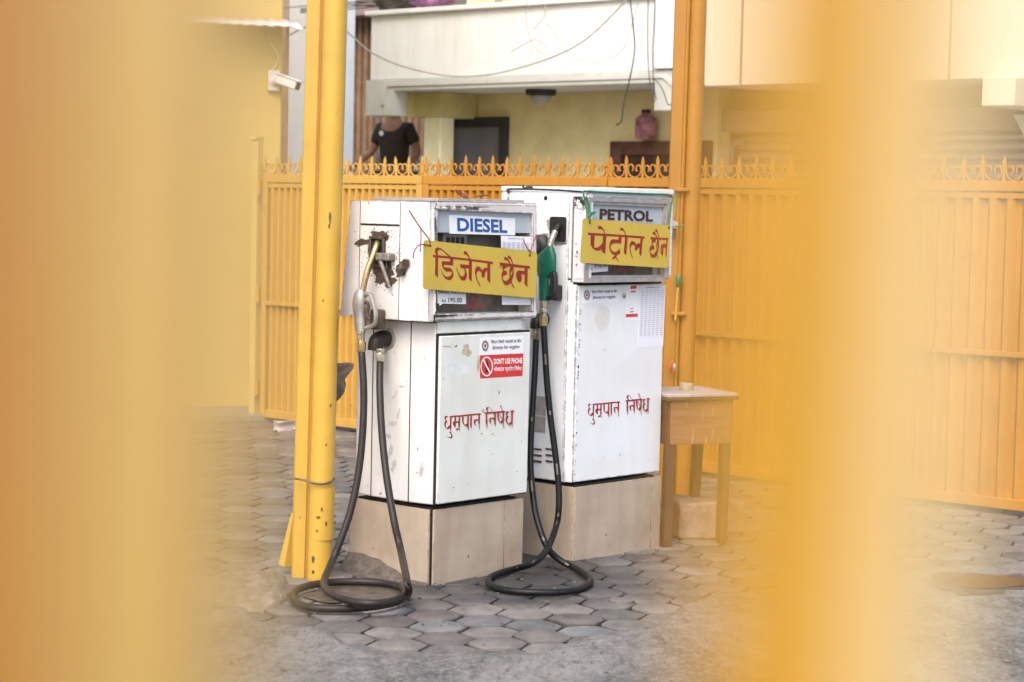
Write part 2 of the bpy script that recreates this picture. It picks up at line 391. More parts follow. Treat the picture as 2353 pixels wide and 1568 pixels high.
# hexagonal paving, one sheet of individually set stones
def paving():
    S = .126; mb = MB(); tint = []; rnd = random.Random(3); NV = 18
    rz = R(8); cs, sn = math.cos(rz), math.sin(rz)
    for i in range(-52, 60):
        for j in range(-42, 70):
            u = S*1.5*i; v = S*math.sqrt(3)*(j+(i & 1)*.5)
            x = u*cs-v*sn; y = 11.5+u*sn+v*cs
            if not (-6.2 < x < 6.4 and 7.2 < y < 19.0): continue
            h = rnd.uniform(-.004, .004); tx, ty = rnd.uniform(-.025, .025), rnd.uniform(-.025, .025)
            tg = rnd.random(); b = rnd.uniform(.092, .165)
            col = (b*1.07, b*.975, b*.875) if tg < .74 else (b*.97, b*.83, b*.77) if tg < .84 else (b*.97, b*.965, b*.95)
            worn = rnd.uniform(.86, .97); sd_ = rnd.uniform(0, 99)
            rings = [[], [], [], []]
            for k in range(NV):
                a = 2*math.pi*k/NV+rz; aa = (a-rz) % (math.pi/3)-math.pi/6; hexr = math.cos(math.pi/6)/math.cos(aa)
                rr = min(hexr, .955+.035*math.cos(k*1.0+sd_))   # worn corners
                rr *= 1+.028*mnoise.noise(Vector((math.cos(a)*2, math.sin(a)*2, sd_)))
                for r_, lst, zz in ((.985, rings[0], -.030), (.962, rings[1], -.011), (.945, rings[2], -.003), (.90*(.4+.6*worn), rings[3], .0005)):
                    dx, dy = S*rr*r_*math.cos(a), S*rr*r_*math.sin(a); lst.append((x+dx, y+dy, zz+h+dx*tx+dy*ty))
            nb = len(mb.v); mb.v += rings[0]+rings[1]+rings[2]+rings[3]
            for q_ in range(3):
                for k in range(NV):
                    q = (k+1) % NV; mb.f.append((nb+q_*NV+k, nb+q_*NV+q, nb+(q_+1)*NV+q, nb+(q_+1)*NV+k))
            mb.f.append(tuple(nb+3*NV+k for k in range(NV))); mb.m += [0]*(3*NV+1)
            tint += [tuple(c_*.42 for c_ in col)]*(2*NV)+[tuple(c_*.85 for c_ in col)]*NV+[col]*NV
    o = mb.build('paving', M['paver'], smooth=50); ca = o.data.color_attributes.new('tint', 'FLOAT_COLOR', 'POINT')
    ca.data.foreach_set('color', np.array([(*c, 1) for c in tint], dtype=np.float32).ravel())
    return tag(o, kind='structure')
paving()
# worn concrete apron over the front edge of the paving
edge_px = [(-2600, 1260), (-700, 1285), (100, 1300), (420, 1312), (517, 1344), (590, 1418), (690, 1438), (760, 1446), (810, 1482), (940, 1502), (1040, 1498), (1100, 1490), (1190, 1500), (1280, 1484),
           (1360, 1464), (1432, 1447), (1500, 1436), (1535, 1408), (1620, 1372), (1800, 1345), (2000, 1322), (2150, 1303), (2260, 1294), (2353, 1290), (2900, 1275), (4800, 1260)]
E_ = cr([ground(*p) for p in edge_px], 6); rnd = random.Random(5)
ap = MB(); n = len(E_); rows = []
lift = [0.0, .010, .013, .014, .014]
for k, (dd, zz) in enumerate(((0, -.02), (.05, .007), (.16, .012), (.6, .013))):
    rows.append([(p.x+(rnd.uniform(-.006, .006) if k < 2 else 0), p.y-dd+(rnd.uniform(-.02, .02)+.05*mnoise.noise(Vector((p.x*4, p.y*4, 0))) if k < 2 else 0), zz) for p in E_])
rows.append([(p.x*1.0, -8.0, .013) for p in E_])
vs_ = [q for r_ in rows for q in r_]; fs = []
for k in range(len(rows)-1):
    for i in range(n-1): fs.append((k*n+i, k*n+i+1, (k+1)*n+i+1, (k+1)*n+i))
ap.add(vs_, fs); tag(ap.build('concrete_apron', M['concrete'], smooth=True), kind='structure')
# puddle
pd = MB(); ring = []
for i in range(36):
    a = 2*math.pi*i/36; q = 1+.06*math.sin(3*a+1)+.04*math.sin(5*a)
    ring.append(tuple(ground(2278+88*q*math.cos(a), 1337+15*q*math.sin(a), .0185)))
pd.add(ring, [tuple(range(36))]); tag(pd.build('puddle', M['water']), kind='structure')
pd = MB(); ring = []
for i in range(60):
    a = 2*math.pi*i/60; q = 1+.16*math.sin(3*a+2)+.1*math.sin(5*a)+.06*math.sin(11*a)+.05*math.sin(17*a)
    ring.append(tuple(ground(2262+135*q*math.cos(a), 1340+24*q*math.sin(a), .0158)))
pd.add(ring, [tuple(range(60))]); tag(pd.build('damp_patch', M['damp']), kind='structure')
# dark wet patch under the diesel hose loop
pd = MB(); ring = []
for i in range(40):
    a = 2*math.pi*i/40; q = 1+.16*math.sin(3*a+.4)+.08*math.sin(7*a)
    ring.append(tuple(ground(810+105*q*math.cos(a), 1362+24*q*math.sin(a), .009)))
pd.add(ring, [tuple(range(40))]); tag(pd.build('wet_patch', M['wetcement']), kind='structure')
# cement mound round the left post foot
def mound(name, pcx, pcy, rx, ry, h, mat, seed):
    c = ground(pcx, pcy); mb = MB(); N = 46; idx = {}
    vv, ff = [], []
    for i in range(N+1):
        for j in range(N+1):
            u, v = i/N*2-1, j/N*2-1; d = math.hypot(u, v)+.28*mnoise.noise(Vector((u*2.2, v*2.2, seed)))
            z = h*max(0, 1-d*d)**.7 if d < 1 else 0
            z += (.22*h)*mnoise.fractal(Vector((u*7, v*7, seed)), 1, 2, 4)*(1 if d < 1 else 0)
            vv.append((c[0]+u*rx, c[1]+v*ry, z-.022 if d >= 1 else z+.004))
    for i in range(N):
        for j in range(N):
            a = i*(N+1)+j; ff.append((a, a+1, a+N+2, a+N+1))
    mb.add(vv, ff); return mb.build(name, mat, smooth=True)
tag(mound('cement_mound', 552, 1364, .23, .42, .065, M['cement'], 2.3), kind='structure')
# hexagon with round plug
pl = MB(); c = ground(1428, 1382); pl.lathe((c[0], c[1], -.01), (0, 0, 1), [(0, .052), (.0165, .052), (.018, .049)], 24)
tag(pl.build('round_plug', M['disc'], smooth=30), 'flat round purple grey plug set in a hexagonal paver', 'plug')

lt = MB(); lr = random.Random(31)
for k in range(420):
    px, py = lr.uniform(380, 2350), lr.uniform(1180, 1560)
    c = ground(px, py, .018 if py > 1450 else .004); q = lr.uniform(.0025, .009)*(1 if k % 6 else 1.7); a0 = lr.uniform(0, 6.3)
    ring = [(c[0]+q*math.cos(a0+t)*lr.uniform(.6, 1.2), c[1]+q*math.sin(a0+t)*lr.uniform(.6, 1.2), c[2]) for t in (0, 1.2, 2.5, 3.8, 5.0)]
    lt.add(ring+[(c[0], c[1], c[2]+q*.7)], [(i, (i+1) % 5, 5) for i in range(5)])
tag(lt.build('grit', [M['grit']]), 'scattered small stones and dry bits lying on the paving', 'grit', kind='stuff')
# ================================================================== FUEL DISPENSERS
DF = Frame((-.302*1.1, 7.983*1.1), math.pi/2-.737)
PF = Frame((.278*1.1, 8.598*1.1), math.pi/2-.743)
def plinth(F, label, W, D, h, joint, cg, nm='tiled_plinth'):
    t = thing(nm, label, 'plinth', (F.o[0], F.o[1], 0), F.rz)
    c = MB(); c.box(.012, W-.012, .012, D-.012, -.03, h-.03); c.build('core', M['gap'], t)
    f = MB(); f.box(cg, joint-.001, 0, .011, -.02, h); f.box(joint+.001, W-.004, 0, .011, -.02, h); f.build('front_tile', M['tile'], t, bevel=.0015)
    s = MB(); s.box(0, .011, cg+.001, D-.004, -.02, h); s.build('side_tile', M['tile'], t, bevel=.0015)
    s = MB(); s.box(W-.011, W, .013, D-.004, -.02, h); s.build('side_tile', M['tile'], t, bevel=.0015)
    b = MB(); b.box(.013, W-.013, D-.011, D, -.02, h); b.build('back_tile', M['tile'], t)
    q = MB(); q.box(.03, W-.03, .03, D-.03, h-.028, h+.006); q.build('mortar_bed', M['darkmortar'], t)
    return t
pd_ = plinth(DF, 'low beige tiled plinth carrying the diesel pump', .60, .52, .327, .47, .017)
pp_ = plinth(PF, 'low beige tiled plinth carrying the petrol pump', .652, .52, .346, .575, .007)
# mortar smeared along the diesel plinth's side foot
mb = MB(); prof = []
for i in range(31):
    t = i/30; y = -.0+.52*t; hgt = .008+.075*max(0, math.sin(min(1, max(0, (t-.25)/.75))*math.pi*.62))*(1+.25*mnoise.noise(Vector((t*9, 0, 0))))
    prof.append([(-.002, y, hgt), (-.012, y, hgt*.85), (-.022-.015*t, y, hgt*.4), (-.045-.03*t-.02*mnoise.noise(Vector((t*7, 3, 0))), y, -.012), (-.002, y, -.02)])
mb.loft(prof); mb.build('mortar_lump', M['wetcement'], pd_, smooth=60)

def ring_front(mb, o, i, y, yi):        # o, i: 4 (x,z) corners; frame face and reveal
    vo = [(p[0], y, p[1]) for p in o]; vi = [(p[0], y, p[1]) for p in i]; vd = [(p[0], yi, p[1]) for p in i]
    mb.add(vo+vi+vd, [(k, (k+1) % 4, 4+(k+1) % 4, 4+k) for k in range(4)]+[(4+k, 4+(k+1) % 4, 8+(k+1) % 4, 8+k) for k in range(4)])
def quadpts(F, pts, c): return [F.onY(*p, c) for p in pts]

# ---------- diesel
DT = thing('fuel_dispenser', 'pinkish white diesel pump with flared head and bare metal round its nozzle', 'fuel pump', (DF.o[0], DF.o[1], 0), DF.rz)
H0, H1 = .349, 1.14
plan = [(.012, .006), (.588, .006), (.612, .10), (.612, .39), (.59, .49), (.006, .49), (-.014, .375), (-.014, .13)]
cb = MB(); cb.prism(plan, 'z', H0, H1); cb.build('cabinet', M['dwhite'], DT, bevel=.006)
sm = MB()                                                    # panel seams on the side
for y in (.13, .365): sm.box(-.0165, -.008, y-.0018, y+.0018, H0+.002, H1)
sm.build('seam', M['gap'], DT)
# door and the sunken strip over it
dr = MB(); dr.box(.020, .600, -.016, .0055, H0+.004, 1.083); door = dr.build('door', M['ddoor'], DT, bevel=.004)
dg = MB(); dg.box(.012, .606, -.004, .0058, H0, 1.092); dg.build('door_gap', M['gap'], DT)
st = MB(); st.box(.012, .552, -.009, .0057, 1.094, 1.147); st.build('top_strip', M['ddoor'], DT, bevel=.003)
# head
HB, HT = 1.148, 1.665
def hp(back, t): return [(-.062, -.02), (.628-.018*t, -.02), (.652-.02*t, .115), (.652-.02*t, .385), (.628-.02*t, back), (-.084, back), (-.088, .385), (-.088, .135)]
b_, t_ = hp(.508, 0), hp(.452, 1); b_t, t_t = [(x, y, HB) for x, y in b_], [(x, y, HT-.005*(x < 0)) for x, y in t_]
win = [DF.onY(*z1(*p), -.02) for p in ((868, 1245), (1742, 1228), (1738, 345), (853, 312))]   # BL BR TR TL
hd = MB(); vs_ = b_t+t_t; fs = [(i, (i+1) % 8, 8+(i+1) % 8, 8+i) for i in range(1, 8)]+[tuple(range(7, -1, -1)), tuple(range(8, 16))]
hd.add(vs_, fs)
of = [(b_t[0][0], HB), (b_t[1][0], HB), (t_t[1][0], HT), (t_t[0][0], t_t[0][2])]
ring_front(hd, of, [(p[0], p[2]) for p in win], -.02, .07)
head = hd.build('head', M['dwhite'], DT)
sm = MB()
for y in (.135, .385): sm.box(-.0893, -.080, y-.0013, y+.0013, HB+.004, HT-.01)
q = DF.onX(*z1(313, 445), -.088); sm.box(-.0895, -.080, .14, .38, q[2]-.004, q[2]+.004)
sm.build('seam', M['gap'], DT)
tp = MB(); tp.box(.02, .58, .02, .42, HT-.002, HT+.012); tp.build('top_plate', M['alu'], DT, bevel=.003)
# display rim
rm = MB(); A = [(p[0], p[2]) for p in win]
def scale_q(q, k): cx_ = sum(p[0] for p in q)/4; cz_ = sum(p[1] for p in q)/4; return [(cx_+(p[0]-cx_)*k, cz_+(p[1]-cz_)*(k+ (k-1)*.35)) for p in q]
ring_front(rm, [(of[0][0]+.035, HB+.008), (of[1][0]-.006, HB+.008), (of[2][0]-.004, HT-.012), (of[3][0]+.035, HT-.012)], A, -.030, .0)
rm.add([], []); rim = rm.build('display_rim', M['dwhite'], DT)
sol = rim.modifiers.new('solid', 'SOLIDIFY'); sol.thickness = .0085; sol.offset = -1
sm = MB(); x = of[0][0]+.034
sm.box(x-.003, x+.0005, -.0245, -.0195, HB, HT-.01); sm.build('seam', M['gap'], DT)
# interior
itr = MB(); zmid = DF.onY(*z1(1200, 530), -.0)[2]
itr.box(win[0][0]-.01, win[1][0]+.01, .062, .07, win[0][2]-.01, win[2][2]+.01); itr.build('meter_back', M['inside'], DT)
pn = MB(); pn.box(win[0][0]+.001, win[1][0]-.001, -.0105, .002, zmid+.006, max(win[2][2], win[3][2])+.012); pn.build('white_panel', M['panel'], DT)
q = [DF.onY(*z1(*p), .055) for p in ((960, 610), (1120, 570))]
cn = MB(); cn.box(q[0][0]-.02, q[1][0]+.02, .045, .061, q[0][2]-.05, q[0][2]+.05)
counter = cn.build('counter', M['alu'], DT, bevel=.003)
cn = MB()
for k in range(4): xx = q[0][0]+.0+k*.03; cn.box(xx, xx+.022, .0435, .0446, q[0][2]-.018, q[0][2]+.025)
cn.build('drum', M['black'], counter)
gl = MB(); gl.add([(win[0][0], -.012, win[0][2]), (win[1][0], -.012, win[1][2]), (win[2][0], -.012, win[2][2]), (win[3][0], -.012, win[3][2])], [(0, 1, 2, 3)])
gl.build('glass', M['glass'], DT)
C_ = -.0135
lb = sheet(DF, [z1(1000, 358), z1(1592, 390), z1(1592, 542), z1(1005, 527)], C_).build('name_label', M['label'], DT)
mb = MB(); text_quad(mb, 'DIESEL', DF.onY(*z1(1075, 505), C_-.0018), DF.onY(*z1(1522, 522), C_-.0018), DF.onY(*z1(1072, 383), C_-.0018), .028); mb.build('lettering', M['blue'], lb)
pr = sheet(DF, [z1(1466, 545), z1(1734, 556), z1(1741, 1166), z1(1476, 1164)], C_).build('price_table', M['paper'], DT)
mb = MB()
text_quad(mb, 'Diesel Retail Price Rs. 195.00', DF.onY(*z1(1530, 574), C_-.002), DF.onY(*z1(1675, 580), C_-.002), DF.onY(*z1(1530, 562), C_-.002))
mb.build('lettering', M['navy'], pr)
mb = MB(); mb2 = MB()
for k in range(5):
    y0 = 598+k*21
    for j in range(6):
        X0 = 1480+j*42; mb.hexa(*[[tuple(np.array(DF.onY(*z1(a, b+j*1.5), C_-.0016))+np.array((0, e, 0))) for a, b in ((X0, y0+8), (X0+28, y0+8), (X0+28, y0+3), (X0, y0+3))] for e in (0, -.0003)])
    mb.hexa(*[[tuple(np.array(DF.onY(*z1(a, b), C_-.0016))+np.array((0, e, 0))) for a, b in ((1470, y0+15), (1730, y0+26), (1730, y0+24), (1470, y0+13))] for e in (0, -.0003)])
mb.build('table_print', M['greyprint'], pr)
pr = sheet(DF, [z1(893, 1000), z1(1150, 1010), z1(1151, 1158), z1(897, 1152)], C_).build('price_label', M['label'], DT)
mb = MB(); L = C_-.0018
text_quad(mb, 'DIESEL PER LTR.', DF.onY(*z1(906, 1062), L), DF.onY(*z1(1144, 1071), L), DF.onY(*z1(906, 1034), L), .006)
text_quad(mb, 'RS.', DF.onY(*z1(937, 1141), L), DF.onY(*z1(980, 1143), L), DF.onY(*z1(937, 1116), L), .006)
text_quad(mb, '195.00', DF.onY(*z1(994, 1143), L), DF.onY(*z1(1117, 1145), L), DF.onY(*z1(994, 1100), L), .012)
mb.build('lettering', M['navy'], pr)
mb = MB(); pts = [(912, 1152), (944, 1153), (913, 1176)]; mb.add([DF.onY(*z1(*p), C_-.0004) for p in pts], [(0, 1, 2)]); mb.build('label_tail', M['label'], pr)
mb = MB()                                                    # small red prayer mark on the glass
pen(mb, DF, z1, [(.5, (1150, 1160), (1235, 1090), (1330, 1160)), (.4, (1150, 1158), (1240, 1162), (1330, 1158)), (.5, (1240, 1075), (1240, 1200)), (.4, (1215, 1085), (1240, 1110), (1265, 1085)),
                 (.35, (1205, 1130), (1240, 1140), (1275, 1130)), (.6, (1150, 1175), (1165, 1190), (1150, 1200)), (.6, (1180, 1180), (1182, 1200)), (.6, (1205, 1180), (1200, 1200), (1222, 1190)),
                 (.6, (1232, 1180), (1232, 1205)), (.6, (1275, 1182), (1275, 1202)), (.6, (1300, 1182), (1295, 1200)), (.6, (1322, 1182), (1322, 1202)), (.3, (1180, 1178), (1240, 1180)), (.3, (1270, 1180), (1330, 1181))],
    C_, 14, 40, 1.2); mb.build('prayer_mark', M['redfade'], DT)
sc_ = MB(); p = DF.onY(*z1(1640, 1266), -.03); sc_.lathe(p, (0, -1, 0), [(-.002, .009), (.003, .008), (.006, .004)], 14); sc_.build('lock', M['steel'], DT, smooth=30)
# door lettering and stickers
DY = -.016
zD = zoomer(1760, 1600, 7.353); zE = zoomer(2330, 1550, 7.843)
def no_smoking(m1=lambda p: p, m2=lambda p: p):
    a = [[(240, 505), (190, 490), (157, 525), (175, 605)], [(225, 640), (190, 628), (152, 690), (160, 785), (215, 850), (295, 765)], [(320, 520), (310, 860)], [.9, (325, 962), (290, 985)], [.8, (325, 975), (352, 1050), (330, 1105), (280, 1112), (205, 1065)],
         [(290, 505), (470, 480), (600, 475), (900, 440), (1205, 415)], [(455, 505), (440, 790)], [(395, 660), (555, 650)], [(402, 670), (412, 740), (440, 795)], [(572, 490), (565, 800)], [.8, (548, 838), (480, 888)],
         [(675, 490), (680, 670), (740, 755), (812, 712)], [(830, 470), (822, 830)], [(920, 455), (912, 790)], [(1155, 430), (1150, 700)], [(1135, 590), (1040, 590)], [(1030, 595), (1022, 680), (1050, 750)],
         [.25, (310, 860), (322, 970)], [.25, (568, 790), (578, 910)], [.3, (826, 820), (842, 890)], [.3, (912, 780), (916, 850)], [.3, (1150, 690), (1165, 860)]]
    b = [[(1320, 390), (1600, 370), (1910, 340)], [(1370, 395), (1376, 720)], [(1425, 375), (1378, 290), (1400, 225)], [.25, (1400, 222), (1450, 226), (1520, 295), (1588, 368)], [(1620, 375), (1620, 700)], [(1605, 545), (1492, 540)], [(1482, 545), (1474, 620), (1500, 685)],
         [(1715, 370), (1720, 555), (1790, 675), (1845, 600)], [.35, (1745, 410), (1825, 560)], [(1870, 355), (1860, 660)], [.8, (1790, 165), (1796, 212)], [.3, (1800, 200), (1850, 330)],
         [(2045, 375), (1990, 347), (1962, 390), (1968, 455)], [(2030, 498), (1990, 482), (1958, 560), (1968, 648), (2030, 725), (2090, 665)], [(2125, 330), (2115, 690)], [(2078, 338), (2180, 328)],
         [.3, (1378, 700), (1388, 830)], [.3, (1620, 690), (1625, 770)], [.25, (1862, 640), (1880, 830)], [.3, (2116, 680), (2130, 790)]]
    def mp(L, f): return [[q if isinstance(q, float) else f(q) for q in s_] for s_ in L]
    return mp(a, m1)+mp(b, m2)
mb = MB(); pen(mb, DF, zD, no_smoking(), DY-.0004, 52, 42, 4); mb.build('painted_lettering', M['redfade'], door)
stq = sheet(DF, [z3(1119, 200), z3(1459, 186), z3(1457, 321), z3(1115, 334)], DY-.0006).build('notice_sticker', M['label'], door)
rdq = sheet(DF, [z3(1116, 338), z3(1457, 322), z3(1450, 499), z3(1118, 519)], DY-.0006).build('phone_sticker', M['redlabel'], door)
def notice(mb, F, zf, L, l1, l2, bold=.008):
    text_quad(mb, '\u093f\u092e\u091f\u0930 \u093f\u091c\u0930\u094b \u092d\u090f\u0915\u094b \u091b \u091b\u0948\u0928', F.onY(*zf(*l1[0]), L), F.onY(*zf(*l1[1]), L), F.onY(*zf(*l1[2]), L), bold)
    text_quad(mb, '\u0939\u0947\u0930\u0947\u0930\u092e\u093e\u0924\u094d\u0930 \u0924\u0947\u0932 \u092d\u0930\u094d\u0928\u0941\u0939\u094b\u0932\u093e', F.onY(*zf(*l2[0]), L), F.onY(*zf(*l2[1]), L), F.onY(*zf(*l2[2]), L), bold)
def roundel(F, zf, cx, cy, rx, ry, L, parent):
    def ringd(r0, r1, mat, nm, l):
        m = MB(); n_ = 28; a = [F.onY(*zf(cx+rx*r0*math.cos(6.2832*i/n_), cy+ry*r0*math.sin(6.2832*i/n_)), l) for i in range(n_)]
        if r1 <= 0: m.add(a, [tuple(range(n_))])
        else:
            b = [F.onY(*zf(cx+rx*r1*math.cos(6.2832*i/n_), cy+ry*r1*math.sin(6.2832*i/n_)), l) for i in range(n_)]
            m.add(a+b, [(i, (i+1) % n_, n_+(i+1) % n_, n_+i) for i in range(n_)])
        return m
    m = ringd(1, .86, 0, 0, L); k = ringd(.8, .6, 0, 0, L-.0001); m.add(k.v, k.f); m.build('emblem_ring', M['emblem'], parent)
    ringd(.34, 0, 0, 0, L-.0002).build('emblem_centre', M['redlabel'], parent)
mb = MB(); L = DY-.0022
notice(mb, DF, z3, L, ((1207, 250), (1444, 240), (1205, 216)), ((1216, 298), (1430, 288), (1214, 264)))
mb.build('notice_lettering', M['navy'], door)
roundel(DF, z3, 1159, 262, 26, 42, L, door)
mb = MB(); text_quad(mb, "DON'T USE PHONE", DF.onY(*z3(1226, 408), L), DF.onY(*z3(1448, 400), L), DF.onY(*z3(1226, 362), L), .03)
text_quad(mb, '\u092e\u094b\u092c\u093e\u0908\u0932 \u092a\u094d\u0930\u092f\u094b\u0917 \u093f\u0928\u0937\u0947\u0927', DF.onY(*z3(1226, 474), L), DF.onY(*z3(1443, 466), L), DF.onY(*z3(1226, 424), L), .012)
n_ = 32; ra = [DF.onY(*z3(1170+48*math.cos(6.2832*i/n_), 425+77*math.sin(6.2832*i/n_)), L) for i in range(n_)]
rb = [DF.onY(*z3(1170+41*math.cos(6.2832*i/n_), 425+68*math.sin(6.2832*i/n_)), L) for i in range(n_)]
mb.add(ra+rb, [(i, (i+1) % n_, n_+(i+1) % n_, n_+i) for i in range(n_)])
mb.build('phone_lettering', M['whiteprint'], door)
mb = MB(); mb.add([DF.onY(*z3(*p), L) for p in ((1162, 470), (1184, 469), (1184, 410), (1176, 372), (1172, 372), (1162, 412))], [tuple(range(6))]); mb.build('phone_symbol', M['black'], door)
mb = MB(); mb.add([DF.onY(*z3(*p), L-.0003) for p in ((1138, 372), (1146, 366), (1203, 478), (1195, 484))], [(0, 1, 2, 3)]); mb.build('phone_strike', M['whiteprint'], door)
mb = MB()
for cx_, cy_, a_, b_2, s_ in ((862, 268, 34, 9, 1), (1012, 300, 36, 46, 2), (1268, 622, 7, 16, 3), (1130, 952, 7, 9, 4), (1215, 955, 14, 5, 5), (1142, 774, 14, 14, 6), (1104, 410, 9, 80, 7)):
    mb = MB(); blob(mb, DF, z3, cx_, cy_, a_, b_2, DY-.00025-.00001*s_, 'y', .4, 26, s_); mb.build('glue_mark', M['glue'], door)
mb = MB()
for cx_, cy_, a_, b_2, s_ in ((929, 266, 9, 7, 11), (1266, 634, 4, 8, 12), (1408, 1250, 3, 6, 13), (910, 1374, 4, 6, 14), (1022, 1344, 3, 3, 15), (1210, 1112, 3, 3, 16)):
    blob(mb, DF, z3, cx_, cy_, a_, b_2, DY-.0003, 'y', .5, 14, s_)
tag(mb.build('paint_chips', M['black'], door), kind='stuff')
mb = MB()
blob(mb, DF, z3, 938, 440, 105, 52, DY-.00035, 'y', .08, 30, 21); mb.build('torn_sticker', plain('faded_sticker', (.72, .74, .72), .5, 0, .1, 30), door)
# side of the head: boot, bare metal, lever, knob
HX = -.088
mb = MB()
for k, (cx_, cy_, a_, b_2, an, s_) in enumerate(((225, 605, 70, 30, -.35, 31), (370, 535, 75, 26, .1, 32), (420, 560, 30, 60, .2, 39), (405, 900, 75, 75, .5, 33), (470, 960, 45, 50, .4, 34), (580, 835, 48, 85, .3, 35), (300, 640, 22, 90, 0, 36), (460, 800, 22, 60, -.2, 37), (350, 850, 40, 30, .2, 38))):
    mb = MB(); blob(mb, DF, z1, cx_, cy_, a_, b_2, HX-.0006-.0002*k, 'x', .42, 90, s_, an); mb.build('bare_metal_patch', M['stain'], DT)
mb = MB()
rr_ = random.Random(8)
for k in range(260):
    a = rr_.uniform(0, 6.28); d = rr_.gauss(1.15, .28)
    blob(mb, DF, z1, 400+170*d*math.cos(a)*.75, 730+260*d*math.sin(a)*.75, rr_.uniform(1.5, 6), rr_.uniform(1.5, 6), HX-.0005, 'x', .4, 9, 100+k)
tag(mb.build('paint_speckle', M['stain'], DT), kind='stuff')
def onXb(F, zf, x0, x1, y0, y1, c):     # axis aligned rect on plane x=c -> (yA,yB,zA,zB)
    a = F.onX(*zf(x0, (y0+y1)/2), c); b = F.onX(*zf(x1, (y0+y1)/2), c); t = F.onX(*zf((x0+x1)/2, y0), c); o = F.onX(*zf((x0+x1)/2, y1), c)
    return b[1], a[1], o[2], t[2]
ya, yb, za, zb = onXb(DF, z1, 300, 436, 550, 830, HX)
bo = MB()
for (p, q, r_, s_) in ((ya, ya+.012, za, zb), (yb-.012, yb, za, zb), (ya, yb, za, za+.014), (ya, yb, zb-.014, zb)): bo.box(HX-.016, HX-.0025, p, q, r_, s_)
boot = bo.build('nozzle_boot', M['brownmetal'], DT, bevel=.003)
bo = MB(); bo.box(HX-.004, HX-.0022, ya+.01, yb-.01, za+.012, zb-.012); bo.build('boot_hole', M['gap'], boot)
lv = MB(); ya, yb, za, zb = onXb(DF, z1, 358, 478, 700, 770, HX-.03); lv.box(HX-.045, HX-.003, ya, yb, za, zb)
lv.build('switch_block', M['dullmetal'], DT, bevel=.006)
lv = MB(); a = DF.onX(*z1(385, 770), HX-.035); b = DF.onX(*z1(468, 1010), HX-.02); lv.tube([a, b], [.011, .008], 6); lv.build('switch_lever', M['dullmetal'], DT, bevel=.001)
kn = MB(); a = DF.onX(*z1(575, 775), HX-.02); b = DF.onX(*z1(567, 905), HX-.02); m_ = [(p+q)/2 for p, q in zip(a, b)]
kn.tube([a, m_, b], [.006, .016, .007], 8); kn.lathe((HX-.02, m_[1], m_[2]), (1, 0, 0), [(0, .012), (.02, .014)], 12); kn.build('reset_knob', M['brownmetal'], DT)
# nozzle
NX = HX-.075
nz = thing('tmp', 'x', 'x') if False else None
sp = [DF.onX(*z1(*p), c) for p, c in (((368, 590), HX+.03), ((355, 620), HX-.012), ((318, 725), HX-.04), ((268, 860), HX-.062), ((228, 1035), NX))]
body = [((212, 1030), 34), ((206, 1060), 48), ((200, 1120), 58), ((196, 1180), 60), ((198, 1250), 50), ((203, 1320), 48), ((207, 1398), 46)]
px_m = lambda w: w/2.24/K/ (FPX/9.0)
def loft_ell(mb, pts, rw, rd, n=16):    # horizontal-ish ellipses, wide along local y, deep along local x
    mb.loft([[(p[0]+d*math.cos(2*math.pi*k/n), p[1]+w*math.sin(2*math.pi*k/n), p[2]) for k in range(n)] for p, w, d in zip(pts, rw, rd)])
P_ = [DF.onX(*z1(*p), NX) for p, w in body]
nb = MB(); loft_ell(nb, P_, [px_m(w)*1.25 for _, w in body], [.019, .024, .027, .027, .024, .023, .023])
nozzle = nb.build('nozzle', M['silver'], DT, smooth=40)
m = MB(); m.tube(cr(sp, 6), .0135, 14); m.build('spout', M['brass'], nozzle, smooth=40)
gp = [DF.onX(*z1(*p), NX) for p in ((250, 1075), (290, 1072), (312, 1110), (335, 1200), (343, 1290), (325, 1345), (250, 1375))]
m = MB(); m.tube(cr(gp, 5), .0095, 8); m.build('lever_guard', M['silver'], nozzle, smooth=40)
lp = [DF.onX(*z1(*p), NX) for p in ((245, 1150), (268, 1140), (278, 1180), (270, 1240), (290, 1300))]
m = MB(); m.tube(cr(lp, 4), .007, 8); m.build('trigger', M['brownmetal'], nozzle, smooth=40)
def fitting(name, F, zf, pts, c, ax, mat, parent, n=6):
    m = MB(); fn = F.onX
    P = [fn(*zf(x, y), c) for x, y, _ in pts]; m.tube(P, [w for *_, w in pts], n); return m.build(name, mat, parent, bevel=.0015)
fitting('swivel', DF, z1, [(207, 1396, .020), (208, 1425, .020), (208.5, 1428, .0165), (209, 1475, .0165)], NX, 0, M['steel'], nozzle, 8)
fitting('hose_nut', DF, z1, [(210, 1476, .017), (211, 1500, .0165), (212, 1503, .0215), (214, 1568, .0215), (215, 1590, .0185)], NX, 0, M['brass'], nozzle, 6)
for k, (x, y, a_, b_2) in enumerate(((475, 800, 10, 34), (430, 872, 34, 16), (455, 640, 12, 40), (415, 1090, 14, 60), (500, 580, 22, 9), (400, 970, 18, 20), (440, 1200, 20, 40), (655, 1200, 6, 30), (648, 1240, 8, 30), (540, 540, 6, 8), (470, 390, 6, 14))):
    mb = MB(); blob(mb, DF, z3, x, y, a_, b_2, -.0152-.00002*k, 'x', .5, 36, 500+k, .3); mb.build('scuff_mark', M['scuff'], DT)
# nozzle rest
ya, yb, za, zb = onXb(DF, z1, 330, 405, 1205, 1385, HX-.02); rs = MB(); rs.box(HX-.05, HX-.0, ya, yb, za, zb); rs.build('nozzle_rest', M['brownmetal'], DT, bevel=.008)
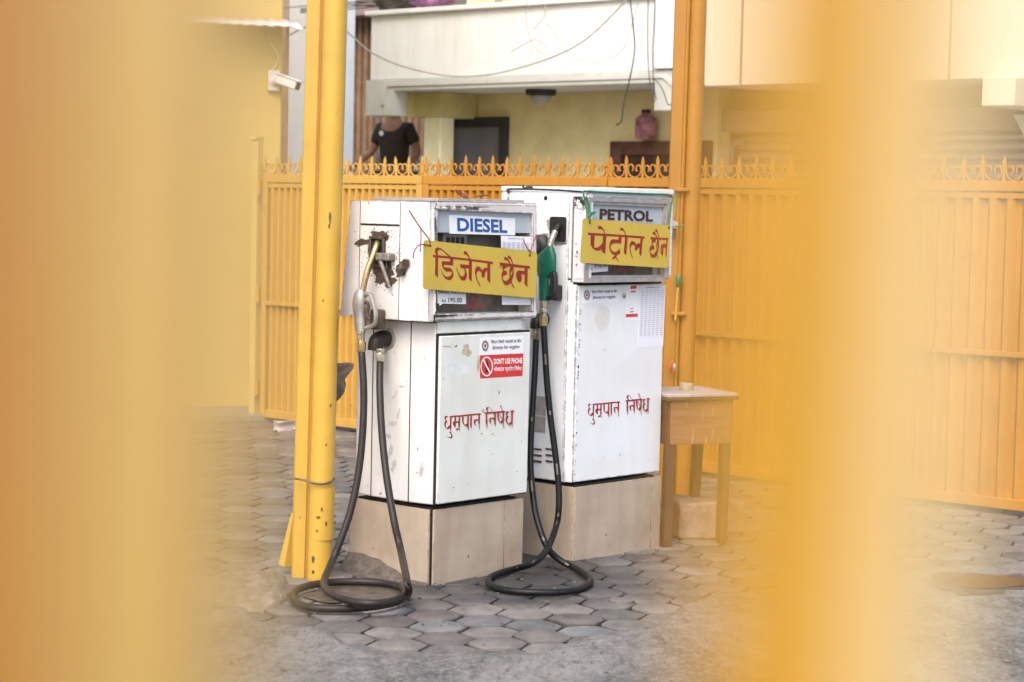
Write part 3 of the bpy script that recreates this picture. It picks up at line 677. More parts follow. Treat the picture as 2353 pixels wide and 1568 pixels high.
# outlet elbow on the body side
BX = -.014
fl = MB(); p = DF.onX(*z3(398, 205), BX); fl.lathe((BX-.001, p[1], p[2]), (-1, 0, 0), [(0, .047), (.006, .046), (.007, .04)], 28); fl.build('outlet_flange', M['alu'], DT, smooth=30)
el = MB(); c_ = DF.onX(*z3(340, 205), BX-.05)
el.tube(cr([(BX-.006, p[1], p[2]), (BX-.04, p[1]+.004, p[2]+.003), (BX-.065, p[1]+.008, p[2]-.012), (BX-.07, p[1]+.01, p[2]-.05)], 5), [.034]*16, 16); el.build('outlet_elbow', M['rub_brown'], DT, smooth=40)
EX = BX-.07
fitting('outlet_nut', DF, z3, [(332, 285, .021), (333, 300, .021), (333, 318, .0165), (333, 322, .0215), (334, 360, .0215), (334, 384, .019)], EX, 0, M['steel'], DT, 6)
def hose(F, top, ptop, lay, pbot, bot, r, z0, zf1, name, mat, parent, topc, botc, n=8):
    """hangs from a nozzle, lies on the ground in a loop and climbs to the outlet"""
    pass
wfr = lambda F, P: F.loc(P)
def gl_(F, pts, z): return [F.loc(ground(*p, z)) for p in pts]
rh = .0160
A_top = DF.onX(*z1(215, 1580), NX)
A_px = [(836, 900), (833, 1000), (823, 1092), (806, 1172), (785, 1235), (764, 1288)]
gA = ground(748, 1330, .05)
DTm = lambda P: np.array(DF.o)+P[0]*DF.x+P[1]*DF.y+np.array([0, 0, P[2]])
def hang(F, P0, pxs, P1w):
    W0 = np.array(F.o)+P0[0]*F.x+P0[1]*F.y+np.array([0, 0, P0[2]]); out = []
    for i, p in enumerate(pxs):
        t = (i+1)/(len(pxs)+1); Y = W0[1]*(1-t)+P1w[1]*t; out.append(F.loc(atY(*p, Y)))
    return out
pathA = [A_top]+hang(DF, A_top, A_px, gA)
layA = [DF.loc(ground(746, 1330, .075))]+gl_(DF, [z5(645, 1155), z5(690, 1225)], .07)+gl_(DF, [z5(800, 1285), z5(950, 1325), z5(1120, 1343), z5(1290, 1332), z5(1430, 1295), z5(1500, 1245)], .066)
layB = gl_(DF, [z5(1470, 1195), z5(1390, 1160), z5(1250, 1132), z5(1050, 1118), z5(850, 1118), z5(650, 1130), z5(470, 1162), z5(350, 1210), z5(315, 1265), z5(345, 1325), z5(450, 1375), z5(600, 1395), z5(800, 1400), z5(1000, 1392), z5(1200, 1370), z5(1370, 1335), z5(1480, 1280)], rh+.014)
B_top = DF.onX(*z3(334, 390), EX)
gB = ground(935, 1345, .06)
B_px = [(873, 900), (878, 1000), (889, 1100), (906, 1200), (922, 1270)]
pathB = list(reversed([B_top]+hang(DF, B_top, B_px, gB)))
layend = [DF.loc(ground(*z5(1528, 1225), .05)), DF.loc(ground(*z5(1520, 1160), .13))]
h_ = MB(); h_.tube(cr(pathA+layA+layB+layend+pathB, 5), rh, 12); h_.build('hose', M['rub_brown'], DT, smooth=True)

# ---------- petrol
PT = thing('fuel_dispenser', 'boxy white petrol pump with green nozzle and rust chipped edges', 'fuel pump', (PF.o[0], PF.o[1], 0), PF.rz)
X0, X1, PB, PTOP = -.010, .657, .366, 1.722
cb = MB(); cb.box(X0+.012, X1-.004, .042, .50, PB, 1.31)
cb.build('cabinet', M['pwhite'], PT, bevel=.004)
sp_ = MB(); sp_.box(X0, X0+.0115, .068, .496, PB+.001, PTOP-.012); side = sp_.build('side_panel', M['pwhite'], PT, bevel=.003)
cs_ = MB(); cs_.hexa([(X0+.001, .064, PB), (X0+.02, .021, PB), (X0+.03, .040, PB), (X0+.012, .066, PB)], [(X0+.001, .064, 1.292), (X0+.02, .021, 1.292), (X0+.03, .040, 1.292), (X0+.012, .066, 1.292)])
cs_.build('corner_strip', M['pwhite'], PT, bevel=.002)
gpm = MB(); gpm.box(X0+.016, X1-.01, .030, .0415, PB+.004, 1.30); gpm.build('door_gap', M['gap'], PT)
dr = MB(); dr.box(X0+.026, X1, .018, .0295, PB+.002, 1.287); pdoor = dr.build('door', M['pwhite'], PT, bevel=.003)
# head: open front housing
hx0, hx1, hy = X0+.0125, .632, -.03
hz0, hz1 = 1.318, PTOP
wn_ = [PF.onY(*z2(*p), hy) for p in ((920, 1052), (1674, 1046), (1702, 340), (950, 308))]
hd = MB(); b4 = [(hx0, hy), (hx1, hy), (hx1, .50), (hx0, .50)]
hd.add([(x, y, hz0) for x, y in b4]+[(x, y, hz1) for x, y in b4], [(1, 2, 6, 5), (2, 3, 7, 6), (3, 0, 4, 7), (3, 2, 1, 0), (4, 5, 6, 7)])
ofr = [(hx0, hz0), (hx1, hz0), (hx1, hz1), (hx0, hz1)]
fr_o = [PF.onY(*z2(*p), hy) for p in ((880, 1128), (1712, 1112), (1758, 262), (905, 232))]
ring_front(hd, ofr, [(p[0], p[2]) for p in fr_o], hy, .05)
hd.build('head', M['pwhite'], PT)
lip = MB(); lip.box(hx0-.008, hx1+.008, hy-.012, .505, hz1-.004, hz1+.022); lip.build('top_cover', M['pwhite'], PT, bevel=.006)
lp_ = MB(); lp_.box(hx0-.0, hx0+.038, hy-.010, hy-.001, hz0+.002, hz1-.006); lp_.build('front_lip', M['pwhite'], PT, bevel=.003)
lp_ = MB(); lp_.box(hx1-.02, hx1+.004, hy-.010, hy-.001, hz0+.01, hz1-.006); lp_.build('front_lip', M['pwhite'], PT, bevel=.003)
rm = MB(); fo = [(p[0], p[2]) for p in fr_o]; wi = [(p[0], p[2]) for p in wn_]
md = [((a[0]*.45+b[0]*.55), (a[1]*.45+b[1]*.55)) for a, b in zip(fo, wi)]
ring_front(rm, fo, md, hy-.014, hy-.006); ring_front(rm, md, wi, hy-.006, hy+.02)
vo = [(p[0], hy-.014, p[1]) for p in fo]; vb = [(p[0], hy+.001, p[1]) for p in fo]
rm.add(vo+vb, [(k, (k+1) % 4, 4+(k+1) % 4, 4+k) for k in range(4)]); rm.build('display_frame', M['alu'], PT)
itr = MB(); itr.box(wn_[0][0]-.03, wn_[1][0]+.03, .042, .049, wn_[0][2]-.03, wn_[2][2]+.03); itr.build('meter_back', M['inside'], PT)
zs = PF.onY(*z2(1300, 505), -.02)[2]
pn = MB(); pn.box(wn_[0][0]-.004, wn_[1][0]+.012, hy+.006, hy+.014, zs-.03, wn_[2][2]+.03); pnl = pn.build('white_panel', M['panel'], PT)
gl = MB(); gl.add([(p[0], hy+.004, p[2]) for p in wn_], [(0, 1, 2, 3)]); gl.build('glass', M['glass'], PT)
L = hy+.0025
mb = MB(); text_quad(mb, 'PETROL', PF.onY(*z2(1042, 466), L), PF.onY(*z2(1598, 489), L), PF.onY(*z2(1045, 352), L), .032); mb.build('lettering', M['maroon'], PT)
pr = sheet(PF, [z2(930, 900), z2(1131, 900), z2(1129, 1008), z2(926, 1024)], L).build('price_label', M['paper'], PT)
mb = MB(); text_quad(mb, '\u0930\u0941. \u0967\u096f\u096d.\u0966\u0966', PF.onY(*z2(940, 996), L-.0018), PF.onY(*z2(1124, 982), L-.0018), PF.onY(*z2(938, 940), L-.0018), .004); mb.build('lettering', M['black'], pr)
mb = MB()
pen(mb, PF, z2, [(.5, (1200, 985), (1215, 1000), (1200, 1010)), (.4, (1195, 982), (1380, 985)), (.5, (1235, 985), (1235, 1008)), (.5, (1255, 985), (1250, 1003), (1270, 1000)), (.6, (1282, 970), (1282, 1010)), (.5, (1296, 960), (1296, 1008)), (.5, (1315, 985), (1312, 1005), (1330, 998)), (.5, (1345, 985), (1345, 1006)), (.5, (1370, 985), (1365, 1003)), (.4, (1200, 962), (1270, 960))], L, 12, 40, 1.6)
mb.build('prayer_mark', M['redfade'], PT)
# side features
SX = X0
hl = MB(); p = PF.onX(*z2(478, 244), SX); hl.lathe((SX-.0012, p[1], p[2]), (1, 0, 0), [(0, .011), (.002, .0112)], 18); hl.build('round_hole', M['gap'], side)
ya, yb, za, zb = onXb(PF, z2, 533, 706, 438, 700, SX)
def rrect(ya, yb, za, zb, r, n=5):
    out = []
    for cy_, cz_, a0 in ((yb-r, zb-r, 0), (ya+r, zb-r, 90), (ya+r, za+r, 180), (yb-r, za+r, 270)):
        for k in range(n+1): a = R(a0+90*k/n); out.append((cy_+r*math.cos(a), cz_+r*math.sin(a)))
    return out
mb = MB()
for k, (cx_, cy_, a_, b_2, s_) in enumerate(((520, 520, 26, 75, 3), (620, 715, 60, 26, 4), (470, 640, 40, 30, 5))):
    blob(mb, PF, z2, cx_, cy_, a_, b_2, SX-.0004-.0002*k, 'x', .35, 50, s_)
mb.build('soot_stain', plain('soot_smear', (.42, .39, .35), .6, 0, .25, 40), side)
mb = MB(); blob(mb, PF, z2, 650, 690, 50, 22, SX-.0011, 'x', .4, 40, 9); mb.build('rust_stain', plain('rust_smear', (.48, .33, .15), .6, 0, .25, 40), side)
mb = MB(); mb.prism(rrect(ya-.004, yb+.004, za-.004, zb+.004, .014), 'x', SX-.007, SX-.0015); bt = mb.build('nozzle_boot', M['whitepaint'], PT, bevel=.0015)
mb = MB(); mb.prism(rrect(ya, yb, za, zb, .012), 'x', SX-.012, SX-.0072); mb.build('boot_plate', M['blackplastic'], bt, bevel=.002)
y2a, y2b, z2a, z2b = onXb(PF, z2, 578, 645, 490, 655, SX); mb = MB(); mb.box(SX-.0135, SX-.0122, y2a, y2b, z2a, z2b); mb.build('boot_hole', M['gap'], bt)
PNX = SX-.085
sp = [PF.onX(*z2(*p), c) for p, c in (((632, 500), SX+.02), ((615, 530), SX-.015), ((580, 590), SX-.045))]
pm = lambda w: w/2.6133/K/(FPX/9.6)
gb = [((520, 748), 30, .014), ((518, 775), 46, .018), ((505, 800), 64, .021), ((490, 840), 96, .024), ((487, 900), 100, .025), ((486, 1000), 99, .025), ((470, 1045), 76, .024), ((462, 1075), 50, .022), ((460, 1200), 46, .021), ((459, 1314), 44, .020)]
P_ = [PF.onX(*z2(*p), PNX) for p, *_ in gb]
nb = MB(); loft_ell(nb, P_, [pm(w)*1.28 for _, w, _ in gb], [d for *_, d in gb], 18)
pnoz = nb.build('nozzle', M['green'], PT, smooth=35)
m = MB(); m.tube(cr(sp, 5), .0125, 12); m.build('spout', M['blackplastic'], pnoz, smooth=40)
s2 = [sp[-1]]+[PF.onX(*z2(*p), c) for p, c in (((556, 640), SX-.06), ((532, 700), SX-.075), ((520, 752), PNX))]
Pp = cr(s2, 7); m = MB(); m.tube(Pp, [.0155 if (i//2) % 2 else .013 for i in range(len(Pp))], 14); m.build('spout_spring', M['silver'], pnoz, smooth=30)
gp = [PF.onX(*z2(*p), PNX) for p in ((565, 1020), (572, 1060), (576, 1160), (568, 1250), (500, 1290))]
m = MB(); m.tube(cr(gp, 5), .014, 10); m.build('lever_guard', M['blackplastic'], pnoz, smooth=40)
lp = [PF.onX(*z2(*p), PNX) for p in ((520, 1040), (545, 1060), (550, 1150), (535, 1240))]
m = MB(); m.tube(cr(lp, 5), .012, 8); m.build('trigger', M['blackplastic'], pnoz, smooth=40)
ya, yb, za, zb = onXb(PF, z2, 545, 630, 1150, 1312, SX-.02); m = MB(); m.box(SX-.05, SX-.001, ya, yb, za, zb); m.build('nozzle_rest', M['blackplastic'], PT, bevel=.008)
dm = MB(); p = PF.onX(*z2(445, 735), SX); dm.lathe((SX-.0012, p[1], p[2]), (-1, 0, 0), [(0, .052), (.03, .05), (.045, .036), (.06, .034)], 24); dm.build('rubber_cap', M['soot'], PT, smooth=35)
fitting('swivel', PF, z2, [(458, 1312, .021), (458, 1385, .021), (457, 1388, .017), (456, 1395, .0215), (456, 1440, .0215), (456, 1444, .016), (456, 1475, .016)], PNX, 0, M['steel'], pnoz, 6)
fitting('hose_nut', PF, z2, [(456, 1474, .022), (455, 1520, .0215), (455, 1568, .0195), (455, 1580, .0195)], PNX, 0, M['brass'], pnoz, 6)
# outlet elbow (behind the diesel head), hose
OX = SX-.06; e0 = PF.onX(*z4(306, 180), OX)
m = MB(); m.tube(cr([(SX-.002, e0[1], e0[2]+.01), (SX-.035, e0[1], e0[2]+.008), (OX, e0[1], e0[2]-.004), (OX, e0[1], e0[2]-.03)], 5), .03, 14); m.build('outlet_elbow', M['blackplastic'], PT, smooth=40)
fitting('outlet_nut', PF, z4, [(304, 232, .022), (303, 270, .022), (303, 272, .024), (302, 318, .022), (301, 330, .019)], OX, 0, M['steel'], PT, 6)
rp = .0150
A0 = PF.onX(*z2(455, 1578), PNX); B0 = PF.onX(*z4(301, 328), OX)
gA = ground(1277, 1240, .12)
Apx = [(1252, 800), (1257, 880), (1265, 960), (1275, 1035), (1283, 1110), (1284, 1167), (1277, 1213)]
pA = [A0]+hang(PF, A0, Apx, gA)
lay = [PF.loc(ground(1256, 1264, .10)), PF.loc(ground(1226, 1293, .065))]+gl_(PF, [(1189, 1306), (1147, 1318), (1123, 1331), (1129, 1346), (1159, 1356), (1205, 1361), (1255, 1362), (1300, 1360), (1330, 1354), (1356, 1338), (1347, 1321), (1317, 1304)], rp+.006)+[PF.loc(ground(1283, 1285, .05))]
gB = ground(1256, 1255, .11)
Bpx = [(1229, 850), (1223, 950), (1219, 1040), (1222, 1115), (1233, 1190)]
pB = hang(PF, B0, Bpx, gB)
h_ = MB(); h_.tube(cr(pA+lay+[PF.loc(gB)]+list(reversed(pB))+[B0], 5), rp, 12); hs = h_.build('hose', M['rub_black'], PT, smooth=True)
hpath = cr(pA+lay+[PF.loc(gB)]+list(reversed(pB))+[B0], 5)
camL = Vector(PF.loc(CAM))
for k, i0 in enumerate((6, 14, 22, 31, len(hpath)-40, len(hpath)-30, len(hpath)-22, len(hpath)-12)):
    a, b = hpath[i0], hpath[i0+1]; t = (b-a).normalized(); vw = (camL-a).normalized(); vw = (vw-t*vw.dot(t)).normalized(); sd_ = t.cross(vw); L_ = .018 if k % 2 else .05
    mb = MB(); q = [a+vw*rp*.97+sd_*u*.0042+t*v for u, v in ((-1, 0), (1, 0), (1, L_), (-1, L_))]
    mb.hexa([tuple(p) for p in q], [tuple(p+vw*.0011) for p in q]); mb.build('hose_print', M['hoseprint'], PT)
# louvres, plate
for k in range(3):
    for (xa, xb) in ((195, 215), (282, 348), (386, 440)):
        ya, yb, za, zb = onXb(PF, z4, xa, xb, 1243+k*50, 1253+k*52, SX); mb = MB(); mb.box(SX-.005, SX-.0005, ya, yb, za-.001, zb+.001); mb.build('louvre', M['brownmetal'], side)
mb = MB(); ya, yb, za, zb = onXb(PF, z4, 285, 385, 805, 965, SX); mb.box(SX-.003, SX-.001, ya, yb, za, zb); ya, yb, za, zb = onXb(PF, z4, 285, 380, 975, 1105, SX); mb.box(SX-.003, SX-.001, ya, yb, za, zb)
mb.build('data_plate', M['alu'], side)
mb = MB()
for k, (x, y, a_, b_2) in enumerate(((795, 722, 9, 7), (805, 808, 8, 16), (785, 850, 5, 5), (800, 855, 6, 5), (798, 940, 6, 14), (780, 832, 3, 3), (760, 760, 3, 3), (815, 860, 3, 4), (782, 1000, 3, 3))): blob(mb, PF, z2, x, y, a_, b_2, SX-.0007, 'x', .5, 12, 200+k)
tag(mb.build('paint_chips', M['gap'], side), kind='stuff')
# door stickers
PY = .018
w1 = lambda p: (180+(p[0]-140)*.934, p[1]+40+(p[0]-290)*.0055)
w2 = lambda p: (1365+(p[0]-1320)*.866, p[1]+35-(p[0]-1320)*.012)
mb = MB(); pen(mb, PF, zE, no_smoking(w1, w2), PY-.0004, 46, 42, 4); mb.build('painted_lettering', M['red'], pdoor)
stq = sheet(PF, [z2(866, 1177), z2(1250, 1168), z2(1246, 1330), z2(862, 1345)], PY-.0006).build('notice_sticker', M['label'], pdoor)
L = PY-.0022
mb = MB(); notice(mb, PF, z2, L, ((962, 1245), (1228, 1235), (960, 1206)), ((972, 1306), (1208, 1296), (970, 1268))); mb.build('notice_lettering', M['navy'], pdoor)
roundel(PF, z2, 909, 1257, 30, 50, L, pdoor)
sheet(PF, [z2(1320, 1158), z2(1452, 1150), z2(1440, 1520), z2(1315, 1530)], PY-.0006).build('payment_sticker', M['label'], pdoor)
mb = MB()
for (xa, xb, ya, yb) in ((1366, 1430, 1162, 1195), (1366, 1420, 1217, 1231), (1316, 1440, 1457, 1488), (1362, 1392, 1398, 1406), (1362, 1398, 1428, 1438)):
    mb = MB(); mb.add([PF.onY(*z2(x, y), L) for x, y in ((xa, yb), (xb, yb-6), (xb, ya-6), (xa, ya))], [(0, 1, 2, 3)]); mb.build('red_print', M['redlabel'], pdoor)
tb = sheet(PF, [z2(1468, 1162), z2(1733, 1150), z4(1364, 388), z4(1150, 402)], PY-.0006).build('price_table', M['paper'], pdoor)
mb = MB(); text_quad(mb, 'Petrol Retail Price Rs. 197.00', PF.onY(*z2(1530, 1184), L), PF.onY(*z2(1668, 1180), L), PF.onY(*z2(1530, 1172), L)); mb.build('lettering', M['navy'], tb)
mb = MB()
for k in range(22):
    for j in range(6):
        x0 = 1478+j*42-k*.9; y0 = 1212+k*22-j*2
        mb.add([PF.onY(*z2(x, y), L) for x, y in ((x0, y0+8), (x0+28, y0+8), (x0+28, y0+3), (x0, y0+3))], [(0, 1, 2, 3)])
mb.build('table_print', M['greyprint'], tb)
lk = MB(); p = PF.onY(*z2(1295, 1262), PY); lk.lathe(p, (0, -1, 0), [(-.001, .013), (.004, .012), (.007, .006)], 16); lk.build('lock', M['steel'], pdoor, smooth=30)
mb = MB(); blob(mb, PF, z4, 855, 150, 60, 110, PY-.0003, 'y', .1, 40, 44); mb.build('glue_marks', plain('glue_film', (.70, .68, .62), .5, 0, .08, 30), pdoor)  # faint film of old glue left on the door
mb = MB(); ed = random.Random(12)
for k in range(46):
    y = ed.uniform(40, 1500); side_ = ed.random()
    if side_ < .6: x = 670-(y-40)*.033+ed.gauss(0, 2); c_ = (x, y)
    else: c_ = (ed.uniform(640, 1330), 0); c_ = (c_[0], 1535-(c_[0]-640)*.142+ed.uniform(-12, 2))
    blob(mb, PF, z4, c_[0]+4, c_[1], ed.uniform(2, 5), ed.uniform(3, 11) if side_ < .6 else ed.uniform(2, 6), PY-.0005, 'y', .5, 10, 300+k)
tag(mb.build('paint_chips', M['gap'], pdoor), kind='stuff')

# ================================================================== hanging signs, strings
def sign(F, root_label, corners, c, zf, strokes, w, holes, name='hanging_sign'):
    pts = [F.onY(*zf(*p), c) for p in corners]
    o = thing(name, root_label, 'sign', (F.o[0], F.o[1], 0), F.rz)
    # rounded plate outline
    V = [Vector(p) for p in pts]; out = []
    for i in range(4):
        p = V[i]; a = (V[i-1]-p).normalized(); b = (V[(i+1) % 4]-p).normalized(); r = .016
        for k in range(5):
            t = k/4; out.append(p+a*r*(1-t)**2+b*r*t**2)
    mb = MB(); mb.loft([[(q.x, q.y+.002, q.z) for q in out], [(q.x, q.y-.0015, q.z) for q in out]]); pl = mb.build('plate', M['sign'], o)
    mb = MB()
    for k, (zz_, pl_) in enumerate(strokes): mb.add([F.onY(*zz_(*q), c-.0017-.00012*k) for q in pl_], [tuple(range(len(pl_)))])
    mb.build('lettering', M['red'], o)
    mb = MB()
    for h in holes:
        q = F.onY(*zf(*h), c-.0018); mb.lathe(q, (0, -1, 0), [(0, .006), (.0004, .006)], 12)
    mb.build('string_hole', M['gap'], o)
    return o
zA = zoomer(1980, 1000, 9.225); zB = zoomer(1720, 970, 8.2519); zC = zoomer(2340, 890, 6.5361)
dst = [(zB, p) for p in (
 [(90, 408), (690, 470), (1340, 548), (2072, 640), (2085, 725), (1340, 620), (690, 545), (110, 498)], [(178, 490), (272, 500), (262, 1178), (165, 1068)],
 [(205, 415), (165, 340), (158, 270), (180, 205), (230, 168), (300, 172), (380, 212), (460, 270), (690, 475), (600, 465), (430, 290), (370, 258), (310, 250), (270, 280), (250, 340), (270, 430)],
 [(662, 535), (770, 550), (766, 768), (560, 748), (480, 742), (448, 770), (470, 815), (530, 832), (630, 832), (700, 870), (750, 940), (778, 1050), (760, 1150), (710, 1225), (640, 1250), (560, 1235), (490, 1180), (430, 1090), (380, 980), (350, 900), (362, 900), (400, 985), (460, 1070), (510, 1120), (570, 1138), (640, 1128), (700, 1070), (722, 1000), (700, 965), (560, 972), (490, 935), (430, 850), (395, 760), (380, 690), (395, 640), (440, 618), (660, 635)],
 [(1288, 600), (1385, 615), (1378, 1300), (1280, 1205)], [(1295, 552), (1250, 470), (1205, 405), (1165, 398), (1125, 410), (1112, 340), (1115, 300), (1150, 285), (1195, 300), (1250, 370), (1300, 470), (1338, 555)],
 [(990, 720), (1290, 745), (1285, 865), (1150, 858), (1190, 930), (1220, 1030), (1220, 1120), (1190, 1210), (1145, 1262), (1080, 1265), (1015, 1220), (960, 1110), (900, 960), (862, 815), (870, 812), (920, 935), (980, 1060), (1030, 1120), (1080, 1125), (1130, 1080), (1152, 1010), (1145, 920), (1110, 858), (1015, 848)],
 [(1895, 685), (1992, 700), (1985, 1352), (1890, 1240)],
 [(1898, 850), (1850, 832), (1800, 842), (1755, 890), (1728, 938), (1690, 870), (1650, 815), (1595, 790), (1540, 800), (1500, 860), (1485, 960), (1495, 1080), (1530, 1210), (1590, 1350), (1650, 1455), (1665, 1445), (1660, 1410), (1600, 1300), (1555, 1180), (1532, 1080), (1545, 1000), (1580, 950), (1625, 940), (1675, 965), (1705, 1020), (1695, 1110), (1720, 1145), (1795, 1168), (1805, 1080), (1830, 980), (1898, 920)])]
dst += [(zA, p) for p in (
 [(170, 462), (1280, 600), (1300, 695), (185, 578)], [(540, 515), (490, 430), (430, 380), (385, 370), (350, 380), (340, 320), (345, 275), (375, 258), (420, 275), (470, 330), (530, 410), (580, 520)],
 [(640, 525), (600, 400), (560, 340), (520, 325), (485, 325), (472, 270), (478, 225), (510, 208), (550, 225), (600, 310), (640, 410), (672, 530)],
 [(580, 585), (650, 595), (645, 745), (610, 790), (580, 870), (568, 975), (545, 1030), (528, 920), (535, 760)],
 [(640, 590), (690, 600), (685, 700), (695, 830), (680, 960), (640, 1080), (610, 1160), (590, 1195), (540, 1250), (480, 1295), (420, 1302), (350, 1270), (300, 1190), (260, 1070), (240, 960), (250, 850), (280, 790), (315, 768), (400, 770), (435, 810), (450, 915), (380, 915), (315, 945), (285, 1010), (295, 1080), (335, 1135), (395, 1150), (465, 1120), (540, 1030), (572, 978), (620, 900), (648, 820), (650, 745)],
 [(585, 1180), (615, 1155), (640, 1250), (690, 1340), (718, 1385), (705, 1408), (680, 1395), (640, 1320)], [(290, 570), (460, 580), (455, 655), (420, 645), (370, 665), (335, 710), (328, 778), (312, 775), (280, 700), (270, 640)],
 [(1100, 640), (1205, 650), (1195, 1370), (1095, 1260)], [(1105, 775), (870, 762), (820, 785), (790, 860), (785, 950), (805, 1060), (850, 1150), (915, 1195), (965, 1160), (990, 1060), (985, 980), (955, 900), (1105, 898)])]
pst = [(zC, p) for p in (
 [(72, 268), (900, 320), (1560, 370), (1562, 430), (900, 380), (80, 335)], [(510, 300), (480, 230), (450, 185), (400, 178), (342, 180), (338, 105), (370, 92), (420, 95), (460, 135), (500, 205), (535, 302)],
 [(150, 330), (255, 340), (240, 655), (310, 662), (370, 635), (430, 580), (460, 530), (470, 345), (560, 350), (530, 830), (440, 770), (438, 712), (340, 745), (260, 730), (190, 670), (150, 590), (145, 520)],
 [(885, 370), (962, 378), (945, 560), (800, 545), (720, 560), (680, 600), (668, 660), (690, 720), (740, 770), (800, 772), (860, 740), (912, 682), (928, 800), (880, 845), (820, 872), (720, 840), (660, 760), (632, 660), (640, 560), (665, 480), (720, 440), (875, 452)],
 [(785, 865), (825, 875), (820, 905), (890, 1015), (880, 1025), (865, 1018), (805, 930), (735, 975), (720, 950), (718, 920)],
 [(1050, 375), (1120, 380), (1078, 862), (1012, 790)], [(1050, 330), (1025, 250), (990, 212), (922, 220), (920, 160), (950, 142), (990, 150), (1030, 215), (1080, 335)],
 [(1455, 405), (1515, 410), (1470, 885), (1415, 820)], [(1442, 560), (1410, 540), (1370, 555), (1338, 582), (1310, 520), (1250, 485), (1200, 500), (1170, 570), (1165, 650), (1180, 770), (1215, 880), (1245, 950), (1252, 930), (1215, 820), (1190, 690), (1205, 620), (1250, 585), (1290, 595), (1315, 625), (1300, 680), (1318, 760), (1360, 700), (1438, 655)],
 [(1715, 385), (2180, 412), (2180, 462), (1718, 445)], [(1870, 400), (1830, 320), (1775, 312), (1775, 250), (1800, 238), (1830, 255), (1895, 402)], [(1925, 402), (1885, 250), (1840, 248), (1838, 190), (1862, 172), (1890, 200), (1945, 405)],
 [(1750, 440), (1855, 445), (1850, 525), (1800, 510), (1770, 560), (1768, 605), (1752, 600), (1745, 500)], [(1895, 445), (1940, 450), (1920, 565), (1885, 640), (1872, 740), (1865, 700), (1868, 580)],
 [(1925, 450), (1942, 455), (1935, 560), (1942, 620), (1920, 740), (1885, 850), (1840, 910), (1785, 928), (1730, 895), (1700, 820), (1685, 720), (1700, 640), (1755, 598), (1790, 598), (1812, 630), (1812, 708), (1760, 708), (1712, 740), (1710, 790), (1760, 835), (1800, 830), (1870, 745), (1905, 660), (1922, 570)],
 [(1880, 850), (1892, 840), (1922, 970), (1912, 980)], [(2130, 455), (2160, 460), (2130, 925), (2105, 850)], [(2132, 565), (2030, 562), (1990, 600), (1980, 700), (1985, 800), (2018, 875), (2045, 830), (2052, 750), (2045, 660), (2128, 658)])]
sign(DF, 'yellow hand lettered sign with red script tied across the diesel pump display', [(772, 583), (1787, 690), (1776, 1106), (768, 1022)], -.040, z1, dst, 36, [(831, 632), (1722, 722)])
sign(PF, 'yellow hand lettered sign with red script hung on green twine over the petrol pump display', [(866, 453), (1782, 530), (1757, 976), (838, 920)], -.062, z2, pst, 36, [(938, 498), (1765, 555)])
def string(name, label, F, zf, paths, mat, r, cat='string'):
    mb = MB()
    for P in paths: mb.tube(cr([F.onY(*zf(p[0], p[1]), p[2]) for p in P], 6), r, 6)
    o = mb.build(name, mat, None, smooth=True); o.location = (F.o[0], F.o[1], 0); o.rotation_euler = (0, 0, F.rz)
    return tag(o, label, cat)
string('string', 'faded pink string running from the diesel sign corner up to the head edge', DF, z1, [[(642, 320, -.035), (735, 465, -.04), (815, 570, -.043), (834, 632, -.043)], [(834, 632, -.043), (740, 625, -.045), (690, 680, -.045), (678, 748, -.04)], [(745, 470, -.041), (748, 560, -.046), (740, 690, -.046)]], M['pinkstring'], .0028)
string('string', 'short pink string knotted at the right end of the diesel sign', DF, z1, [[(1722, 722, -.043), (1732, 680, -.045), (1760, 590, -.045), (1782, 540, -.03)], [(1730, 690, -.044), (1690, 640, -.045), (1665, 580, -.04)]], M['pinkstring'], .0028)
string('string', 'loop of pink string with a bent wire on top of the diesel pump', DF, z1, [[(1210, 240, .05), (1150, 190, .05), (1085, 150, .04), (1058, 133, .04), (1075, 165, .05), (1150, 210, .06), (1215, 242, .06)], [(1215, 243, .05), (1350, 250, .04), (1500, 250, .03)]], M['pinkstring'], .003)
string('bent_wire', 'rusty bent wire sticking up on the diesel pump top', DF, z1, [[(1230, 200, .05), (1280, 190, .05), (1285, 225, .05), (1262, 238, .05)], [(1262, 238, .05), (1300, 232, .05), (1330, 240, .06)], [(1280, 192, .05), (1345, 180, .05), (1352, 196, .05)]], M['brownmetal'], .003, 'wire')
string('twine', 'fuzzy green twine tied over the petrol pump top and down to its sign', PF, z2, [[(1790, 300, -.045), (1785, 215, -.045), (1500, 198, -.045), (1100, 182, -.045), (890, 170, -.045), (872, 195, -.046), (895, 300, -.05), (915, 400, -.055), (932, 450, -.066), (940, 500, -.066)],
       [(905, 240, -.048), (930, 330, -.05), (935, 400, -.055), (930, 450, -.066)], [(920, 440, -.064), (950, 400, -.066), (1000, 390, -.066)], [(925, 450, -.064), (960, 415, -.068), (985, 400, -.07)], [(1790, 300, -.045), (1775, 440, -.05), (1765, 550, -.066)]], M['greenstring'], .0045, 'twine')
string('string', 'black cord knotted along the top edge of the petrol pump', PF, z2, [[(75, 165, .5), (100, 150, .3), (300, 150, .1), (600, 160, .02), (870, 178, -.04)], [(235, 112, .15), (262, 140, .12), (340, 130, .1)], [(250, 145, .14), (300, 125, .12), (345, 145, .1)], [(75, 165, .45), (95, 200, .45), (85, 280, .45)]], M['black'], .005)

